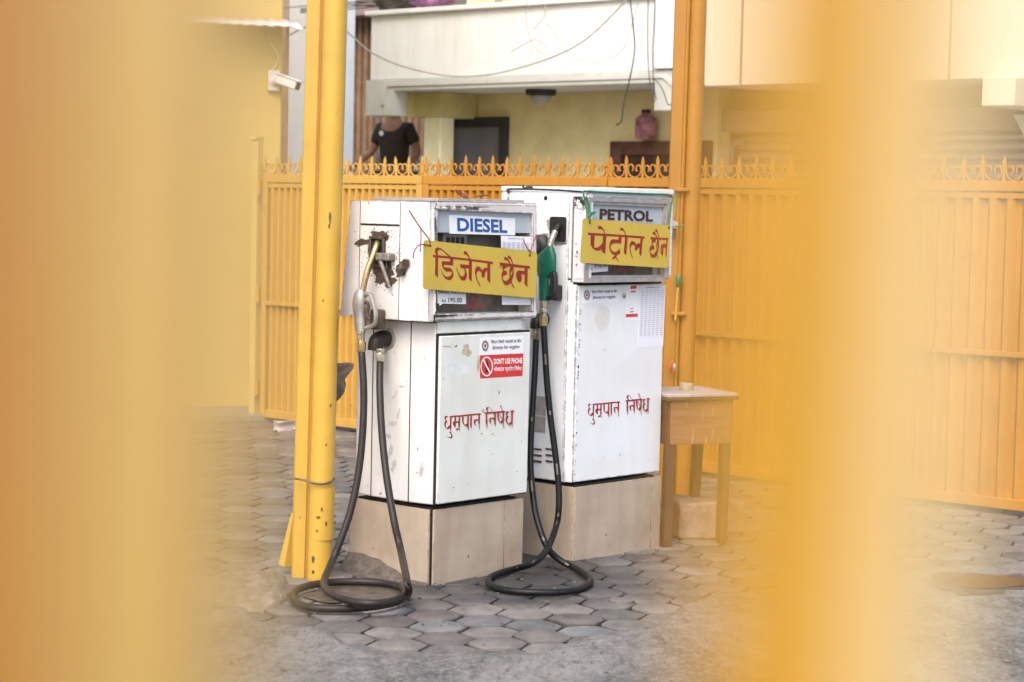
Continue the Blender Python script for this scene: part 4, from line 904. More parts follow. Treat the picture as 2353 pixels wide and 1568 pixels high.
# ================================================================== POSTS
def post_axis(pt, pb, Y, z0=-.05, ztop=3.9):
    A, B = atY(*pt, Y), atY(*pb, Y); d = (A-B)/(A[2]-B[2])
    return tuple(B+d*(z0-B[2])), tuple(B+d*(ztop-B[2])), B
YP = 8.93
lp_t = thing('double_post', 'yellow double steel post of a round pipe and square tube beside the diesel pump', 'post', tuple(ground(718, 1335)))
LO = Vector(lp_t.location)
def W2(P): return tuple(Vector(P)-LO)
a, b, _ = post_axis((771, 0), (734, 1300), YP-.02); m = MB(); m.tube([W2(a), W2(b)], .0535, 24); m.build('round_pipe', M['yellow'], lp_t, smooth=40)
a, b, _ = post_axis((724, 0), (688, 1300), YP+.02); m = MB()
q = [(-.033, -.034), (.033, -.034), (.033, .034), (-.033, .034)]
m.loft([[(a[0]-LO.x+x, a[1]-LO.y+y, a[2]) for x, y in q], [(b[0]-LO.x+x, b[1]-LO.y+y, b[2]) for x, y in q]]); m.build('square_tube', M['yellow'], lp_t, bevel=.009)
a, b, _ = post_axis((742, 0), (707, 1300), YP-.03); m = MB(); m.tube([W2(a), W2(b)], .009, 8); m.build('weld_seam', M['orange'], lp_t)
c0, c1 = atY(741, 1118, YP-.02), atY(738, 1238, YP-.02); m = MB()
P0, P1 = Vector(W2(c0)), Vector(W2(c1))
def arc(P): return [(P.x+r_*math.cos(R(x)), P.y+r_*math.sin(R(x)), P.z) for r_, xs_ in ((.0562, np.linspace(-170, -10, 15)), (.0530, np.linspace(-10, -170, 15))) for x in xs_]
m.loft([arc(P1), arc(P0)]); m.build('patch_plate', M['yellow'], lp_t, smooth=35)
wt = [W2(atY(*p, y)) for p, y in (((677, 1100), YP-.05), ((700, 1104), YP-.075), ((722, 1111), YP-.085), ((745, 1112), YP-.088), ((763, 1106), YP-.06), ((768, 1098), YP-.06))]
m = MB(); m.tube(cr(wt, 4), .005, 6); m.build('wire_tie', M['brownmetal'], lp_t)
fl_ = [W2(atY(*p, YP+.05)) for p in ((675, 1180), (655, 1300))]; m = MB(); m.tube(fl_, [.012, .03], 4); m.build('brace', M['yellow'], lp_t)
mb = MB()
for k, (x, y, rx_, ry_) in enumerate(((761, 500, 2.6, 14), (759, 520, 2.2, 6), (745, 690, 2, 3), (742, 1166, 2.5, 5), (735, 1184, 5, 3), (722, 1282, 4, 7), (722, 1310, 3, 5), (752, 1020, 2.2, 4), (762, 930, 2, 4), (731, 1215, 3, 2), (752, 1200, 2, 6))):
    C = atY(x, y, YP-.02); ax = np.array(atY(771+(734-771)*y/1300, y, YP-.02)); dx = C[0]-ax[0]; dx = max(-.05, min(.05, dx)); yy = ax[1]-math.sqrt(.0536**2-dx*dx)-(.0062 if 1118 < y < 1238 else .0008)
    r2 = random.Random(k); ring = []
    for i in range(12):
        an = 6.283*i/12; q = 1+.3*r2.uniform(-1, 1); X = max(-.052, min(.052, dx+rx_*q*math.cos(an)/526)); ring.append(W2((ax[0]+X, ax[1]-math.sqrt(.0536**2-X*X)-(.0062 if 1118 < y < 1238 else .0008), C[2]+ry_*q*math.sin(an)/526)))
    mb = MB(); mb.add(ring, [tuple(range(12))]); mb.build('rust_spot', M['brownmetal'], lp_t)
# crumpled cloth behind the post
def crumple(name, pc, Y, w, h, mat, label, cat, seed, outline=None):
    mb = MB(); N = 16; vv, ff = [], []
    for i in range(N+1):
        for j in range(N+1):
            u, v = i/N, j/N; e = outline(v) if outline else (0, 1)
            x = (e[0]+(e[1]-e[0])*u-.5)*w; z = (.5-v)*h
            dn = .16*w*mnoise.noise(Vector((u*3, v*4, seed)))+.5*w*mnoise.noise(Vector((u*1.6, v*1.6, seed+4)))
            vv.append((x, dn, z))
    for i in range(N):
        for j in range(N): a = i*(N+1)+j; ff.append((a, a+1, a+N+2, a+N+1))
    mb.add(vv, ff); o = mb.build(name, mat, None, smooth=45); o.location = tuple(atY(*pc, Y))
    s = o.modifiers.new('solid', 'SOLIDIFY'); s.thickness = .004
    return tag(o, label, cat)
def ol(v):
    pts = [(0, .0, .95), (.08, .1, 1.0), (.3, .05, .72), (.42, 0, .58), (.52, .0, .66), (.7, .0, .58), (.85, 0, .4), (1, 0, .08)]
    for a, b in zip(pts, pts[1:]):
        if a[0] <= v <= b[0]: t = (v-a[0])/(b[0]-a[0]); return (a[1]+(b[1]-a[1])*t, a[2]+(b[2]-a[2])*t)
    return (0, 1)
crumple('rag', (786, 882), YP+.07, .105, .185, M['cloth'], 'crumpled dusty grey rag stuck behind the yellow post', 'rag', 3.1, ol)

YR = 11.75
rp_t = thing('double_post', 'orange double steel post behind the petrol pump and wooden table', 'post', tuple(ground(1590, 1132)))
LO = Vector(rp_t.location)
a, b, _ = post_axis((1605, 0), (1571, 1000), YR-.0); m = MB(); m.tube([W2(a), W2(b)], .049, 22); m.build('round_pipe', M['orange'], rp_t, smooth=40)
a, b, _ = post_axis((1565, 0), (1531, 1000), YR+.0); m = MB(); q = [(-.034, -.034), (.034, -.034), (.034, .034), (-.034, .034)]
m.loft([[(a[0]-LO.x+x, a[1]-LO.y+y, a[2]) for x, y in q], [(b[0]-LO.x+x, b[1]-LO.y+y, b[2]) for x, y in q]]); m.build('square_tube', M['orange'], rp_t, bevel=.006)
a, b, _ = post_axis((1583, 0), (1549, 1000), YR-.03); m = MB(); m.tube([W2(a), W2(b)], .010, 8); m.build('thin_rod', M['orange'], rp_t)
for (py, xc) in ((437, 1571), (722, 1564)):
    c0 = W2(atY(xc, py, YR-.06)); m = MB(); m.box(c0[0]-.055, c0[0]+.03, c0[1]-.012, c0[1]+.012, c0[2]-.008, c0[2]+.012); m.build('strap', M['orange'], rp_t, bevel=.003)
# clutter on that post
def gadget(name, label, cat, pc, Y, fn):
    o = thing(name, label, cat, tuple(atY(*pc, Y))); fn(o); return o
def _lock(o):
    m = MB(); m.box(-.012, .012, -.008, .008, -.10, -.035); m.build('tag_plate', M['brownmetal'], o, bevel=.004)
    m = MB(); m.lathe((0, -.004, -.02), (0, -1, 0), [(0, .024), (.02, .022)], 12); m.build('lock_body', M['steel'], o)
    m = MB(); m.tube(cr([(0, 0, -.02), (.01, 0, .05), (.012, 0, .16)], 4), .003, 6); m.tube(cr([(0, -.02, -.03), (.04, -.03, -.03), (.06, -.02, -.035)], 4), .005, 6); m.tube(cr([(0, -.02, -.03), (-.03, -.03, -.04), (-.035, -.02, -.07)], 4), .005, 6); m.build('green_string', M['greenstring'], o)
gadget('padlock', 'small padlock tangled in green string on the orange post', 'padlock', (1549, 508), YR-.09, _lock)
def _conn(o):
    m = MB(); m.tube([(0, 0, .035), (0, 0, .03), (-.003, 0, -.03), (-.003, 0, -.036)], [.012, .016, .016, .012], 12); m.build('connector', plain('green_connector', (.01, .16, .05), .3, 0, .1), o, smooth=40)
    m = MB(); m.tube(cr([(-.003, 0, -.035), (-.008, .0, -.12), (-.014, 0, -.24)], 4), .007, 8); m.build('yellow_lead', M['yellow'], o, smooth=True)
gadget('cable_connector', 'green cable connector with a yellow lead on the orange post', 'connector', (1560, 645), YR-.075, _conn)
def _tie(o):
    m = MB(); m.tube(cr([(-.004, 0, .03), (-.008, -.01, 0), (-.002, 0, -.03)], 4), .007, 6); m.build('red_strip', M['redlabel'], o); m = MB(); m.tube(cr([(.016, 0, .02), (.014, -.01, 0), (.018, 0, -.02)], 4), .006, 6); m.build('blue_strip', M['bluebottle'], o)
gadget('plastic_tie', 'red and blue plastic strips tied low on the orange post', 'tie', (1544, 845), YR-.075, _tie)

# ================================================================== WOODEN TABLE, BLOCKS
f0, f1 = ground(1529, 1256), ground(1658, 1246)
rzT = math.atan2(f1[1]-f0[1], f1[0]-f0[0])*.8
TF = Frame((f0[0], f0[1]), rzT)
tt = thing('wooden_table', 'small wooden table with plywood box front and four tapered legs', 'table', (f0[0], f0[1], 0), rzT)
TW, TD, TZ = .315, .33, .752
m = MB(); m.box(-.02, TW+.055, -.03, TD+.03, TZ-.018, TZ); m.build('top', M['woodtop'], tt, bevel=.004)
m = MB(); m.box(-.024, TW+.059, -.034, TD+.034, TZ-.034, TZ-.0185); m.build('top_edge', M['woodlegs'], tt, bevel=.003)
m = MB(); m.box(.004, TW+.03, -.016, -.004, TZ-.25, TZ-.035); m.build('front_panel', M['wood'], tt, bevel=.0015)
m = MB(); m.box(-.010, .0035, 0.01, TD, TZ-.25, TZ-.035); m.build('side_panel', M['woodlegs'], tt, bevel=.0015)
m = MB(); m.box(TW+.025, TW+.037, 0.01, TD, TZ-.25, TZ-.035); m.build('side_panel', M['woodlegs'], tt, bevel=.0015)
for (x, y, sx, sy) in ((.0, .0, .024, .02), (TW-.002, .0, .02, .02), (.0, TD-.03, .024, -.02), (TW-.002, TD-.03, .02, -.02)):
    m = MB(); w0, w1_ = .021, .024
    m.hexa([(x-w0+.0, y-w0, 0), (x+w0, y-w0, 0), (x+w0, y+w0, 0), (x-w0, y+w0, 0)], [(x+sx-w1_, y+sy-w1_, TZ-.036), (x+sx+w1_, y+sy-w1_, TZ-.036), (x+sx+w1_, y+sy+w1_, TZ-.036), (x+sx-w1_, y+sy+w1_, TZ-.036)])
    m.build('leg', M['woodlegs'], tt, bevel=.002)
c = ground(1578, 897, TZ); m = MB(); m.lathe((0, 0, 0), (0, 0, 1), [(0, .034), (.004, .036), (.024, .036), (.033, .034), (.034, .026)], 22)
o = m.build('stone_puck', M['puck'], None, smooth=30); o.location = (c[0], c[1]+.03, TZ); tag(o, 'round cream stone puck lying on the wooden table', 'puck')
def rock(name, label, px0, px1, pyb, hpx, mat, dep, rz, seed):
    a, b = ground(px0, pyb), ground(px1, pyb); w = b[0]-a[0]; hgt = hpx/(FPX/a[1])
    bm = bmesh.new(); bmesh.ops.create_cube(bm, size=1); bmesh.ops.subdivide_edges(bm, edges=bm.edges, cuts=5, use_grid_fill=True)
    for v in bm.verts:
        v.co.x *= w; v.co.y *= dep; v.co.z = (v.co.z+.5)*hgt
        v.co += Vector((mnoise.noise(v.co*9+Vector((seed, 0, 0))), mnoise.noise(v.co*9+Vector((0, seed, 0))), mnoise.noise(v.co*9+Vector((0, 0, seed)))*(v.co.z > .01)))*.014
    me = bpy.data.meshes.new(name); bm.to_mesh(me); bm.free(); me.materials.append(mat)
    o = bpy.data.objects.new(name, me); COL.objects.link(o); o.location = ((a[0]+b[0])/2, a[1]+dep/2+.01, 0); o.rotation_euler = (0, 0, rz)
    bv = o.modifiers.new('bevel', 'BEVEL'); bv.width = .012; bv.segments = 3; bv.limit_method = 'ANGLE'; bv.angle_limit = R(40); me.set_sharp_from_angle(angle=R(50))
    return tag(o, label, 'stone block')
rock('stone_block', 'rough sandstone block on the paving under the wooden table', 1552, 1652, 1240, 88, M['stone'], .26, R(8), 3)
rock('stone_block', 'second sandstone block to the right, half behind the front right table leg', 1660, 1712, 1226, 72, M['stone'], .2, R(-4), 8)

# ================================================================== BACK GATE
GF = Frame((.995*1.1, 11.555*1.1), -.717)        # local x runs to the right (nearer), y away
GZ = 1.845
def finial_mesh():
    mb = MB()
    mb.prism([(-.0085, 0), (.0085, 0), (.0085, .06), (.0115, .085), (.0105, .108), (0, .138), (-.0105, .108), (-.0115, .085), (-.0085, .06)], 'y', -.004, .004)
    for s in (-1, 1):
        pts = [(s*.062, 0, .003), (s*.042, 0, .006), (s*.022, 0, .022), (s*.0135, 0, .048), (s*.018, 0, .070), (s*.034, 0, .082), (s*.050, 0, .073), (s*.0545, 0, .055), (s*.048, 0, .040)]
        P = cr(pts, 4); rings = []
        for i, p in enumerate(P):
            t = (P[min(i+1, len(P)-1)]-P[max(i-1, 0)]).normalized(); nn = Vector((-t.z, 0, t.x)); h = .0038
            rings.append([tuple(p+nn*h+Vector((0, -0.005, 0))), tuple(p-nn*h+Vector((0, -0.005, 0))), tuple(p-nn*h+Vector((0, 0.005, 0))), tuple(p+nn*h+Vector((0, 0.005, 0)))])
        mb.loft(rings)
    return mb
fin0 = {}; finr = random.Random(21)
def gate_leaf(x0, x1, pitch, mat, key, label):
    W = x1-x0; o = GF.o+GF.x*x0
    t = thing('gate_leaf', label, 'gate', (o[0], o[1], 0), GF.rz, 'leaves of the corrugated metal gate')
    fr = MB(); fw_ = .055
    fr.box(0, W, -.02, .02, GZ-.058, GZ); fr.box(0, fw_, -.0195, .0195, .03, GZ-.059); fr.box(W-fw_, W, -.0195, .0195, .03, GZ-.059); fr.box(fw_+.001, W-fw_-.001, -.0195, .0195, .03, .09)
    fr.box(fw_+.001, W-fw_-.001, -.012, .012, GZ-.098, GZ-.066)
    fr.build('frame', mat, t, bevel=.003)
    md = MB(); md.box(fw_+.002, W-fw_-.002, -.034, -.0125, .875, .905); md.build('middle_rail', mat, t, bevel=.002)
    pn = MB(); xs = []; x = fw_+.004
    while x < W-fw_-.004:
        for f_, y in ((0, .018), (.26, .018), (.40, .002), (.5, -.011), (.80, -.011), (.9, .004)):
            xx = x+f_*pitch
            if xx < W-fw_-.004: xs.append((xx, y))
        x += pitch
    a = [(x, y, .06) for x, y in xs]; b = [(x, y, GZ-.06) for x, y in xs]; n = len(xs)
    pn.add(a+b, [(i, i+1, n+i+1, n+i) for i in range(n-1)]); pn.build('corrugated_panel', mat, t)
    n = 14; st = (W-.03)/(n-1)
    for k in range(n):
        if key not in fin0: f = fin0[key] = finial_mesh().build('spear_finial', mat, t)
        else: f = fin0[key].copy(); COL.objects.link(f); f.parent = t
        f.location = (.015+k*st+finr.uniform(-.004, .004), 0, GZ); f.rotation_euler = (finr.gauss(0, .03), finr.gauss(0, .035), finr.gauss(0, .12)); f.scale = (1, 1, finr.uniform(.95, 1.03))
    return t
ga = lambda v: -v
l1 = gate_leaf(-3.94, -2.297, .068, M['gatehaze'], 'p', 'farthest gate leaf of haze-paled corrugated sheet against the yellow building')
gate_leaf(-2.290, -.658, .068, M['gate'], 'o', 'orange corrugated gate leaf rising behind the diesel pump')
gate_leaf(-.650, .985, .098, M['gate'], 'o', 'orange corrugated gate leaf partly behind petrol pump and orange post')
gate_leaf(.992, 2.63, .105, M['gate'], 'o', 'nearest orange corrugated gate leaf at the right edge, above the puddle')
# hinge post for the far leaf
o = GF.o+GF.x*-4.02; gp_ = thing('gate_post', 'short yellow square hinge post beside the far end of gate', 'post', (o[0], o[1], 0), GF.rz)
m = MB(); m.box(-.032, .032, -.03, .03, 0, 2.10); m.build('tube', M['wall_yellow'], gp_, bevel=.004)
m = MB(); m.box(-.06, .03, -.04, .04, 2.101, 2.13); m.build('cap', M['wall_yellow'], gp_, bevel=.004)
for z in (.25, .95, 1.75): m = MB(); m.tube([(.06, -.035, z-.06), (.06, -.035, z+.06)], .018, 10); m.build('hinge', M['gatehaze'], gp_, smooth=40)
# rubbish at the gate foot
crumple('plastic_bag', (655, 985), 14.7, .17, .12, M['lilac'], 'scrunched pale plastic bag on the ground at the gate foot', 'plastic bag', 7.7)

# ================================================================== NEAR GATE (just before the lens, out of focus)
nt = thing('metal_gate', 'out of focus yellow steel gate with upright bars close to the viewer', 'gate', (0, .20, 0))
def near_bar(name, pxs, y0, y1, mat, slope):
    (xl, xr) = pxs; a, b = atY(xl, 784, y0), atY(xr, 784, y0); m = MB()
    def X(v, z): return v + slope*(z-CAMH)
    bot = [(X(a[0], .02), y0-.20, .02), (X(b[0], .02), y0-.20, .02), (X(b[0], .02), y1-.20, .02), (X(a[0], .02), y1-.20, .02)]
    top = [(X(a[0], 2.1), y0-.20, 2.1), (X(b[0], 2.1), y0-.20, 2.1), (X(b[0], 2.1), y1-.20, 2.1), (X(a[0], 2.1), y1-.20, 2.1)]
    m.hexa(bot, top); return m.build(name, mat, nt, bevel=.003)
near_bar('bar', (1690, 2025), .20, .21, M['near'], .035)
near_bar('bar', (2030, 2265), .203, .212, M['nearlit'], .035)
near_bar('bar', (95, 572), .20, .215, M['nearleft'], .012)
near_bar('bar', (-900, 85), .198, .215, M['nearshade'], .012)
m = MB(); m.box(-.35, .35, -.004, .02, 2.101, 2.14); m.box(-.35, .35, -.004, .02, -.01, .0195); m.build('rail', M['near'], nt, bevel=.003)

# ================================================================== LEFT YELLOW BUILDING
wR = atY(648, 300, 15.95); wL = atY(-900, 300, 14.6); rzW = math.atan2(wR[1]-wL[1], wR[0]-wL[0])
WF = Frame((wR[0], wR[1]), rzW)
yb_ = thing('building', 'plain yellow plastered building filling the left side', 'building', (wR[0], wR[1], 0), rzW)
m = MB(); m.box(-7, 0, 0, 5, .0, 6.5); m.build('wall', M['wall_yellow'], yb_, bevel=.02)
m = MB(); m.box(-7, -.04, -.65, -.002, -.02, .05); m.build('plinth', plain('grey_plinth', (.26, .235, .20), .8, 0, .15, 6, .3), yb_, bevel=.01)
a = WF.onY(402, 222, -.002); b = WF.onY(451, 282, -.002); m = MB(); m.box(a[0], b[0], -.004, -.0005, b[2], a[2]); m.build('vent_cover', plain('vent_tan', (.46, .34, .12), .8, 0, .08), yb_)
a = WF.onY(330, 40, -.1); b = WF.onY(690, 40, -.1)
aw = MB(); n = 60; P = []
for i in range(n+1):
    x = a[0]+(b[0]-a[0])*i/n; z = .004*math.sin(i*1.3); P.append((x, z))
top = [(x, -.002, a[2]+.04+z) for x, z in P]; fr_ = [(x, -.28, a[2]-.03+z-.04*(max(0, x-.0)/.16 if x > 0 else 0)) for x, z in P]
aw.add(top+fr_, [(i, i+1, n+2+i, n+1+i) for i in range(n)]); awo = aw.build('sheet_awning', M['whitepaint'], None, smooth=True); awo.location = yb_.location; awo.rotation_euler = yb_.rotation_euler
s = awo.modifiers.new('solid', 'SOLIDIFY'); s.thickness = .012; tag(awo, 'white wavy sheet awning high on the yellow building', 'awning')
c0 = WF.onY(627, 186, 0.0); cc = thing('security_camera', 'white security camera on the corner of the yellow building', 'camera', tuple(WF.o+WF.x*c0[0]+np.array([0, 0, c0[2]])), rzW)
m = MB(); m.box(-.045, .045, -.04, -.001, -.08, .08); m.build('wall_box', M['whitepaint'], cc, bevel=.005)
m = MB(); m.lathe((.0, -.04, 0), (0, -1, 0), [(0, .035), (.02, .033), (.025, .02)], 16); m.tube(cr([(0, -.06, 0), (.03, -.09, .0), (.055, -.1, -.005)], 4), .02, 10); m.build('bracket', M['whitepaint'], cc, smooth=40)
dv = Vector((.75, -.55, -.30)).normalized(); sv = dv.cross(Vector((0, 0, 1))).normalized(); uv_ = sv.cross(dv)
def cbx(o_, L0, L1, w, h0, h1): return [[tuple(Vector(o_)+dv*l+sv*a_+uv_*b_) for a_, b_ in ((-w, h0), (w, h0), (w, h1), (-w, h1))] for l in (L0, L1)]
m = MB(); m.loft(cbx((.05, -.1, .0), -.05, .145, .04, -.035, .035)); m.build('housing', M['whitepaint'], cc, bevel=.012)
m = MB(); m.loft(cbx((.05, -.1, .0), -.05, .175, .047, .036, .046)); m.build('hood', M['whitepaint'], cc, bevel=.004)
m = MB(); m.loft(cbx((.05, -.1, .0), .146, .150, .033, -.028, .028)); m.build('lens', M['brownmetal'], cc)
m = MB(); m.tube(cr([WF.onY(*p, -.012) for p in ((612, 50), (618, 95), (638, 125), (634, 150), (620, 166))], 5), .006, 6)
o = m.build('camera_cable', M['cream_panel'], None); o.location = yb_.location; o.rotation_euler = yb_.rotation_euler; tag(o, 'thin cream cable running down to the security camera', 'cable')

# ================================================================== HOUSES BEHIND THE GATE
hp_ = atY(1176, 200, 19.5)
HF = Frame((hp_[0], hp_[1]), -.717)
hs_ = thing('house', 'white and cream house with a wide balcony above its porch', 'house', (hp_[0], hp_[1], 0), HF.rz)
hY = HF.onY
pTL, pTR, pBL, pBR = hY(853, 34), hY(1545, -1), hY(853, 186), hY(1545, 161)
xl, xr = pTL[0], pTR[0]; zt = (pTL[2]+pTR[2])/2; zb_ = (pBL[2]+pBR[2])/2
zf = (hY(920, 210)[2]+hY(1500, 190)[2])/2; zd = (hY(880, 265)[2]+hY(1525, 257)[2])/2
RW = hY(1622, 100)[0]
m = MB(); m.box(xl, RW, 0, .14, zb_+.002, zt); m.build('balcony_parapet', M['hwhite'], hs_, bevel=.01)
m = MB(); m.box(xl-.05, RW, -.05, .18, zt+.001, zt+.05); m.build('parapet_cap', M['hwhite'], hs_, bevel=.01)
zg = (hY(1100, 192)[2]+hY(1100, 186)[2])/2
dxl, dxr = hY(909, 240)[0], hY(1508, 220)[0]
m = MB(); RF = hY(1566, 200)[0]; m.prism([(xl-.03, zb_), (xl-.03, zd), (dxl, zd), (dxl, zf), (dxr, zf), (dxr, zd), (RF, zd), (RF, zb_)], 'y', -.03, .16); m.build('fascia', M['hgrey'], hs_, bevel=.006)
tri = hY(883, 243); zq = (hY(1000, 198)[2]+hY(1400, 182)[2])/2
m = MB(); m.prism([(tri[0]-.01, tri[2]), (tri[0]+.03, tri[2]), (dxl+.02-.1, zq), (dxr+.1, zq), (dxr+.24, tri[2]+.08), (dxr+.28, tri[2]+.08), (dxr+.13, zq+.035), (dxl-.13, zq+.035)], 'y', -.045, -.0305); m.build('moulding_groove', M['soffit'], hs_)
m = MB(); m.box(xl, RW, .161, 2.6, zf-.0, zb_); m.build('soffit', M['soffit'], hs_)
PW = .85
m = MB(); m.box(hY(972, 300, PW)[0], hY(1650, 300, PW)[0], PW, PW+.2, 0, zf-.002); m.build('porch_wall', M['hwarm'], hs_)
m = MB(); m.box(dxl-.12, dxl-.02, .17, PW-.002, zd+.0, zf-.003); m.box(dxl-.018, hY(1012, 320, .3)[0], .3, PW-.003, zd, zf-.004); m.build('porch_beam', plain('olive_beam', (.62, .55, .24), .8, 0, .1, 4), hs_)
ca, cb2 = hY(973, 320, .3)[0], hY(1012, 320, .3)[0]
m = MB(); m.box(ca, cb2, .3, .5, 0, zd-.002); m.build('column', M['hcream'], hs_, bevel=.01)
def opening(pts, c, fmat, pmat, fw_, name, leafname):
    a, b = hY(pts[0], pts[2], c), hY(pts[1], pts[2], c); m = MB(); z = a[2]/2+b[2]/2; x0, x1 = a[0], b[0]
    m.box(x0, x0+fw_, c-.06, c-.001, .5, z); m.box(x1-fw_, x1, c-.06, c-.001, .5, z); m.box(x0+fw_+.001, x1-fw_-.001, c-.06, c-.001, z-fw_, z)
    d = m.build(name, fmat, hs_, bevel=.008); m = MB(); m.box(x0+fw_+.002, x1-fw_-.002, c-.03, c-.002, .5, z-fw_-.002); m.build(leafname, pmat, d); return d
opening((1030, 1172, 270), PW, M['doorframe'], M['doorgrey'], .10, 'door', 'door_leaf')
opening((1410, 1640, 325), PW, M['redwood'], M['darkwood'], .13, 'window', 'window_leaf')
lc = hY(1243, 213, .4); m = MB(); m.lathe((lc[0], .4, zf), (0, 0, -1), [(0, .15), (.05, .145), (.06, .1)], 20); lf = m.build('ceiling_lamp', M['doorframe'], hs_, smooth=40)
m = MB(); m.lathe((lc[0], .4, zf-.062), (0, 0, -1), [(0, .105), (.05, .09), (.09, .03)], 18); m.build('lamp_glass', M['lamp'], lf, smooth=60)
m = MB(); m.box(xl+.2, RW+.2, 1.2, 1.4, zb_, 7.5); m.build('upper_wall', M['hcream'], hs_)
m = MB(); m.box(hY(1513, 50)[0], RW+.05, -.02-.04, -.0305, zb_+.01, 7.0); m.build('white_pilaster', M['hwhite'], hs_, bevel=.01)
m = MB(); q = hY(1040, 10, 1.1); m.tube([(hY(1145, 10, 1.0)[0], 1.0, zt-.3), (hY(1145, 10, 1.0)[0], 1.0, 7)], .035, 10); m.build('drain_pipe', M['soffit'], hs_, smooth=True)
m = MB(); q = hY(867, 300, .9); m.tube([(q[0], .9, 0), (q[0], .9, zd+.3)], .018, 8); m.build('porch_pole', M['alu'], hs_)
m = MB(); fx0 = hY(800, 330, 1)[0]; m.box(fx0-.8, RW+1, .4, 5.2, 0, .42); m.build('porch_floor', M['soffit'], hs_)
m = MB(); m.box(fx0-.8, hY(975, 330, 1)[0]-.05, .42, 3.0, .421, HF.onY(908, 286, .75)[2]-1.465); m.build('raised_step', M['soffit'], hs_)
# clothes on the balcony
def lump(name, px0, px1, py0, py1, c, mat, label, cat, seed):
    a, b = hY(px0, py1, c), hY(px1, py0, c); cx_, cz_ = (a[0]+b[0])/2, (a[2]+b[2])/2; w, h = (b[0]-a[0])/2, (b[2]-a[2])/2
    bm = bmesh.new(); bmesh.ops.create_icosphere(bm, subdivisions=4, radius=1)
    for v in bm.verts:
        d = 1+.35*mnoise.noise(v.co*1.8+Vector((seed, 0, 0)))+.16*mnoise.noise(v.co*5+Vector((0, seed, 0)))
        v.co = Vector((v.co.x*w*d, v.co.y*.16*d, v.co.z*h*d))
    me = bpy.data.meshes.new(name); bm.to_mesh(me); bm.free(); me.materials.append(mat); me.shade_smooth()
    o = bpy.data.objects.new(name, me); COL.objects.link(o); P = HF.o+HF.x*cx_+HF.y*c; o.location = (P[0], P[1], cz_); o.rotation_euler = (0, 0, HF.rz); return tag(o, label, cat)
lump('laundry', 948, 1042, -45, 24, .3, M['pinkcloth'], 'pink cloth heaped on the balcony parapet', 'laundry', 2.2)
lump('laundry', 872, 952, -50, 30, .3, M['greycloth'], 'dull grey brown cloth bundled on the balcony beside the pink cloth', 'laundry', 5.5)
# bottles
def bottle(name, label, px, py0, py1, c, mat, capmat, w):
    a, b = hY(px, py1, c), hY(px, py0, c); h = b[2]-a[2]; P = HF.o+HF.x*a[0]+HF.y*c
    t = thing(name, label, 'bottle', (P[0], P[1], a[2]), HF.rz)
    m = MB(); m.lathe((0, 0, 0), (0, 0, 1), [(0, w*.9), (.02, w), (h*.66, w), (h*.76, w*.8), (h*.84, w*.4), (h*.88, w*.4)], 18); m.build('body', mat, t, smooth=45)
    m = MB(); m.lathe((0, 0, h*.88), (0, 0, 1), [(0, w*.46), (h*.12, w*.44)], 14); m.build('cap', capmat, t, smooth=45); return t
bottle('plastic_bottle', 'pink bottle shaped container fixed high on the porch wall', 1483, 252, 320, PW-.13, M['pinkbottle'], M['doorframe'], .10)
bottle('plastic_bottle', 'pale blue bottle standing just beyond the gate spikes', 1390, 345, 400, 1.0, M['bluebottle'], M['brownmetal'], .055)
wb = hY(945, 360, 1.2); m = MB(); P = HF.o+HF.x*wb[0]+HF.y*1.2
fz = thing('counter', 'grey counter with a bright white top behind the gate spikes', 'counter', (P[0], P[1], .42), HF.rz)
m.box(-.19, .19, -.2, .2, 0, wb[2]-.46); m.build('cabinet', M['soffit'], fz, bevel=.01); m = MB(); m.box(-.21, .21, -.22, .22, wb[2]-.459, wb[2]-.42); m.build('top', M['label'], fz, bevel=.006)
# brown shutter and white wall strip left of the house
m = MB(); a, b = hY(655, 200, 3.9), hY(985, 200, 3.9); n = int((b[0]-a[0])/.11); xs = []
for i in range(n+1): x = a[0]+(b[0]-a[0])*i/n; xs += [(x, 3.9), (x+.05, 3.9), (x+.06, 3.94), (x+.10, 3.94)]
k = len(xs); zt2 = hY(830, 42, 3.9)[2]
m.add([(x, y, 0) for x, y in xs]+[(x, y, zt2) for x, y in xs], [(i, i+1, k+i+1, k+i) for i in range(k-1)])
bs = thing('shed', 'tall brown corrugated shed wall left of the house', 'shed', (hp_[0], hp_[1], 0), HF.rz); m.build('corrugated_wall', M['brown'], bs)
m = MB(); m.box(a[0]-.3, b[0]+.5, 3.6, 4.6, zt2+.002, 7.5); m.build('upper_wall', M['pinkbeam'], bs)
a, b = hY(661, 200, 1.2), hY(790, 200, 1.2); P = HF.o
ww = thing('wall', 'white plastered wall strip between yellow building and yellow post', 'wall', (hp_[0], hp_[1], 0), HF.rz)
m = MB(); m.box(a[0], hY(770, 200, 1.2)[0], 1.2, 1.5, 0, 7); m.build('panel', M['hwhite'], ww, bevel=.01)
# dark back closing the gap
m = MB(); m.box(hY(500, 200, 5)[0], hY(1030, 200, 5)[0], 5.5, 5.7, 0, 7.5); m.build('back_wall', M['brown'], bs)

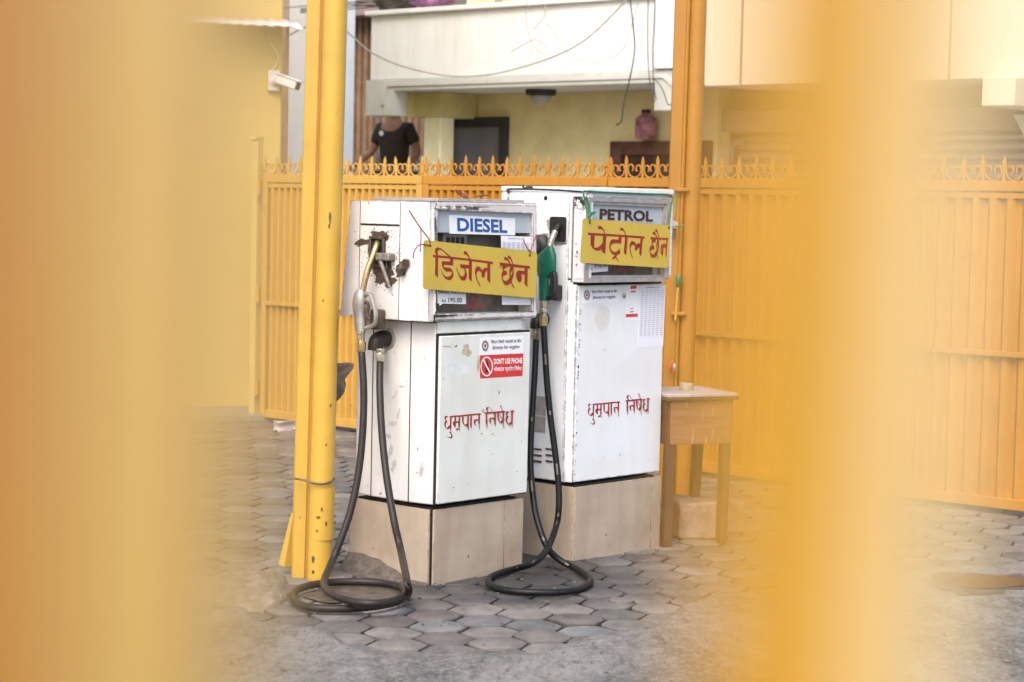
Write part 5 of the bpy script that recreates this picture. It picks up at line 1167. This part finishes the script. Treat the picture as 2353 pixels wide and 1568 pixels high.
# right building
sb = thing('shop_building', 'cream panelled shop building with rolling shutters behind the right gate', 'building', (hp_[0], hp_[1], 0), HF.rz)
c = -.35
sz = (hY(1640, 197, c)[2]+hY(2340, 180, c)[2])/2
j0, j1, j2, j3 = hY(1622, 100, c)[0], hY(1704, 100, c)[0], hY(2181, 100, c)[0], hY(2700, 100, c)[0]
jm = hY(1950, 100, c)[0]
for (u, v) in ((j0, j1-.012), (j1+.012, jm-.006), (jm+.006, j2-.008), (j2+.008, j3)):
    m = MB(); m.box(u, v, c, c+.08, sz, 7); m.build('sign_panel', M['cream_panel'], sb, bevel=.006)
m = MB(); m.box(j0+.01, j3, c+.085, c+.2, sz+.03, 7); m.build('panel_backing', M['redwood'], sb)
m = MB(); m.box(RW+.01, j3, c+.2, 1.5, sz+.04, sz+.2); m.build('overhang_soffit', M['soffit'], sb)
zbA, zbB = hY(1800, 252, .8)[2], hY(1800, 300, .8)[2]
m = MB(); m.box(hY(1640, 275, .9)[0], j3, .9, 1.5, zbB, zbA); m.build('beam', M['pinkbeam'], sb, bevel=.01)
m = MB(); m.box(hY(1560, 250, 1.52)[0], j3, 1.52, 1.7, 0, sz+.3); m.build('shop_wall', M['hcream'], sb)
sx0 = hY(1683, 350, 1.3)[0]; m = MB(); n = 26; zz0, zz1 = .2, hY(1800, 306, 1.3)[2]; P = []
for i in range(n):
    z = zz0+(zz1-zz0)*i/n; st_ = (zz1-zz0)/n; P += [(1.34, z), (1.30, z+st_*.25), (1.29, z+st_*.6), (1.31, z+st_*.9)]
k = len(P); m.add([(sx0, y, z) for y, z in P]+[(j3, y, z) for y, z in P], [(i, i+1, k+i+1, k+i) for i in range(k-1)]); m.build('rolling_shutter', M['lilac'], sb)
q = hY(1679, 350, 1.2)[0]; m = MB(); m.tube([(q, 1.2, 0), (q, 1.2, hY(1679, 318, 1.2)[2]), (q-.02, 1.25, hY(1679, 310, 1.2)[2]), (q-.15, 1.4, hY(1660, 305, 1.2)[2])], .045, 12); zc = hY(1679, 329, 1.2)[2]
m.lathe((q, 1.2, zc-.03), (0, 0, 1), [(0, .065), (.06, .065)], 12); m.box(q-.13, q+.13, 1.16, 1.24, zc-.02, zc+.03); m.build('drain_pipe', M['lilac'], sb, smooth=40)
a, b = hY(2256, 185, -.5), hY(2330, 243, -.5); m = MB(); m.box(a[0], b[0], -.5, .4, b[2], sz-.003); m.build('beam_end', M['cream_panel'], sb, bevel=.008)
a = hY(2352, 250, .2); m = MB(); P = [(a[0]-.09, sz-.25), (a[0]+.3, sz-.25), (a[0]+.3, 0), (a[0]+.12, 0), (a[0]+.12, sz-.75), (a[0]+.06, sz-.5)]; m.prism(P, 'y', .2, .5); m.build('arched_pier', M['cream_panel'], sb)
# wires
def cable(name, label, paths, c, mat, r, cat='cable'):
    mb = MB()
    for P in paths: mb.tube(cr([hY(p[0], p[1], c if len(p) < 3 else p[2]) for p in P], 7), r, 6)
    o = mb.build(name, mat, None, smooth=True); o.location = (hp_[0], hp_[1], 0); o.rotation_euler = (0, 0, HF.rz); return tag(o, label, cat)
cable('cable', 'long sagging pale cable drooping right across the white balcony', [[(560, 130), (650, 88), (705, 62), (770, 55), (803, 78), (860, 125), (950, 160), (1060, 176), (1180, 160), (1330, 102), (1450, -10)]], -.5, M['wire_pale'], .0075)
cable('cable', 'thin pale cable looping in a wide U on the right of the balcony', [[(1255, 55), (1278, 80), (1300, 118), (1340, 140), (1380, 142), (1430, 115), (1452, 55), (1470, -5)]], -.3, M['wire_pale'], .0042)
cable('cable', 'curled loose cable end hanging over the middle of the balcony', [[(1212, -5), (1210, 50), (1222, 98), (1240, 120), (1252, 125)], [(1174, 120), (1200, 105), (1225, 92), (1245, 98), (1256, 112)], [(1226, 68), (1250, 40), (1252, 10), (1240, -5)]], -.3, M['wire_pale'], .0042)
cable('cable', 'dark cable hanging below the balcony with a hooked loose end', [[(1447, -5), (1455, 60), (1458, 120), (1445, 190), (1432, 245), (1428, 278), (1416, 288)]], -.35, M['wire_dark'], .0065)
cable('cable', 'dark cable strung down the white pilaster beside the orange post', [[(1505, -5), (1503, 60), (1500, 120), (1502, 190), (1508, 230)], [(1490, -5), (1488, 80), (1492, 180), (1505, 235)], [(1502, 180), (1522, 205), (1535, 240), (1545, 238)]], -.12, M['wire_dark'], .0045)
cable('cable_bundle', 'bundle of dark overhead wires crossing the top left beside the yellow post', [[(690, 30-k*3), (800, 22-k*5), (900, 10-k*6), (1080, -22-k*7)] for k in range(4)]+[[(800, 6), (880, 4), (960, -8)], [(640, 20), (760, 10), (860, 14), (930, 2)]], -.8, M['wire_dark'], .005, 'cables')

# ================================================================== PERSON BEHIND THE GATE
def person():
    sh = HF.onY(908, 286, .75); P = HF.o+HF.x*sh[0]+HF.y*.75
    t = thing('person', 'person in a black T-shirt leaning on one arm behind the gate', 'person', (P[0], P[1], sh[2]-1.46), HF.rz+R(10))
    def skin(name, verts, edges, rad, mat, parent, root=0, sub=2):
        bm = bmesh.new(); lay = bm.verts.layers.skin.verify(); V = [bm.verts.new(v) for v in verts]
        for a, b in edges: bm.edges.new((V[a], V[b]))
        for i, v in enumerate(V): r = rad[i]; v[lay].radius = r if isinstance(r, tuple) else (r, r); v[lay].use_root = (i == root)
        me = bpy.data.meshes.new(name); bm.to_mesh(me); bm.free(); me.materials.append(mat); o = bpy.data.objects.new(name, me); COL.objects.link(o); o.parent = parent
        s = o.modifiers.new('skin', 'SKIN'); s.use_smooth_shade = True; o.modifiers.new('sub', 'SUBSURF').levels = sub; o.modifiers['sub'].render_levels = sub; return o
    v = [(0, 0, .95), (0, 0, 1.1), (0, -.01, 1.28), (0, -.01, 1.42), (0, -.015, 1.52), (0, -.02, 1.60), (0, -.03, 1.69),
         (-.17, 0, 1.42), (-.27, -.02, 1.18), (-.47, -.16, .98), (-.52, -.19, .94), (.17, 0, 1.42), (.29, .02, 1.16), (.20, -.10, .98), (.16, -.12, .94),
         (-.10, 0, .88), (-.11, 0, .48), (-.11, .02, .08), (-.12, -.12, .03), (.10, 0, .88), (.12, 0, .48), (.12, .02, .08), (.13, -.12, .03), (0, -.05, 1.76)]
    e = [(0, 1), (1, 2), (2, 3), (3, 4), (4, 5), (5, 6), (6, 23), (3, 7), (7, 8), (8, 9), (9, 10), (3, 11), (11, 12), (12, 13), (13, 14), (0, 15), (15, 16), (16, 17), (17, 18), (0, 19), (19, 20), (20, 21), (21, 22)]
    r = [(.16, .11), (.15, .105), (.17, .115), (.13, .09), .055, (.065, .075), (.078, .095), .058, .043, .032, .026, .058, .043, .032, .026, .085, .06, .045, .04, .085, .06, .045, .04, (.07, .085)]
    body = skin('body', v, e, r, M['skin'], t)
    ts = [v[i] for i in (0, 1, 2, 3)]+[(-.17, 0, 1.42), (-.245, -.015, 1.24), (.17, 0, 1.42), (.255, .015, 1.24)]
    skin('tshirt', ts, [(0, 1), (1, 2), (2, 3), (3, 4), (4, 5), (3, 6), (6, 7)], [(.185, .13), (.175, .125), (.19, .135), (.145, .10), .078, .07, .078, .07], M['tshirt'], t)
    skin('trousers', [v[i] for i in (0, 15, 16, 17, 19, 20, 21)], [(0, 1), (1, 2), (2, 3), (0, 4), (4, 5), (5, 6)], [(.172, .125), .10, .075, .06, .10, .075, .06], M['jeans'], t)
    m = MB(); n = 12; vv, ff = [], []
    for i in range(9):
        for j in range(24):
            th = math.pi*.62*i/8; ph = 2*math.pi*j/24; k = 1.0 if math.sin(ph) > -.2 else max(.55, 1-.45*i/8)
            vv.append((.088*math.sin(th*k)*math.cos(ph), -.025+.108*math.sin(th*k)*math.sin(ph), 1.70+.125*math.cos(th*k)))
    for i in range(8):
        for j in range(24): ff.append((i*24+j, i*24+(j+1) % 24, (i+1)*24+(j+1) % 24, (i+1)*24+j))
    m.add(vv, ff); m.build('hair', M['hair'], t, smooth=True)
    for s in (-1, 1):
        m = MB(); m.lathe((s*.032, -.112, 1.70), (0, -1, 0), [(0, .013), (.006, .011), (.009, .004)], 10); m.build('eye', M['label'], t, smooth=True)
        m = MB(); m.tube([(s*.079, -.02, 1.665), (s*.09, -.015, 1.70), (s*.082, -.015, 1.725)], [.008, .016, .01], 8); m.build('ear', M['skin'], t, smooth=True)
    m = MB(); m.tube([(0, -.108, 1.715), (0, -.13, 1.672), (0, -.112, 1.662)], [.008, .016, .01], 8); m.build('nose', M['skin'], t, smooth=True)
    m = MB(); m.tube([(-.024, -.105, 1.632), (0, -.112, 1.632), (.024, -.105, 1.632)], [.004, .007, .004], 8); m.build('mouth', M['redwood'], t, smooth=True)
    for s, wr, d in ((-1, (-.52, -.19, .94), Vector((-.06, -.04, -.05))), (1, (.16, -.12, .94), Vector((-.05, -.03, -.04)))):
        wv = Vector(wr); d = d.normalized(); sd_ = Vector((0, -1, 0)).cross(d).normalized()
        hv = [tuple(wv), tuple(wv+d*.05), tuple(wv+d*.085)]; he = [(0, 1), (1, 2)]; hr = [.026, (.034, .018), (.036, .016)]
        for k in range(4):
            b0 = wv+d*.085+sd_*(k-1.5)*.019; L_ = (.055, .068, .072, .06)[k]
            i0 = len(hv); hv += [tuple(b0), tuple(b0+d*L_*.5), tuple(b0+d*L_+Vector((0, 0, -.02)))]; he += [(2, i0), (i0, i0+1), (i0+1, i0+2)]; hr += [.0095, .009, .0075]
        i0 = len(hv); b0 = wv+d*.045-sd_*.03; hv += [tuple(b0), tuple(b0+d*.035-sd_*.022), tuple(b0+d*.06-sd_*.026)]; he += [(1, i0), (i0, i0+1), (i0+1, i0+2)]; hr += [.012, .010, .008]
        skin('hand', hv, he, hr, M['skin'], t)
    m = MB(); m.lathe((-.075, -.142, 1.36), (0, -1, 0), [(0, .028), (.003, .028)], 16); m.build('shirt_badge', M['label'], t)
    return t
person()
print('objects', len(COL.objects))
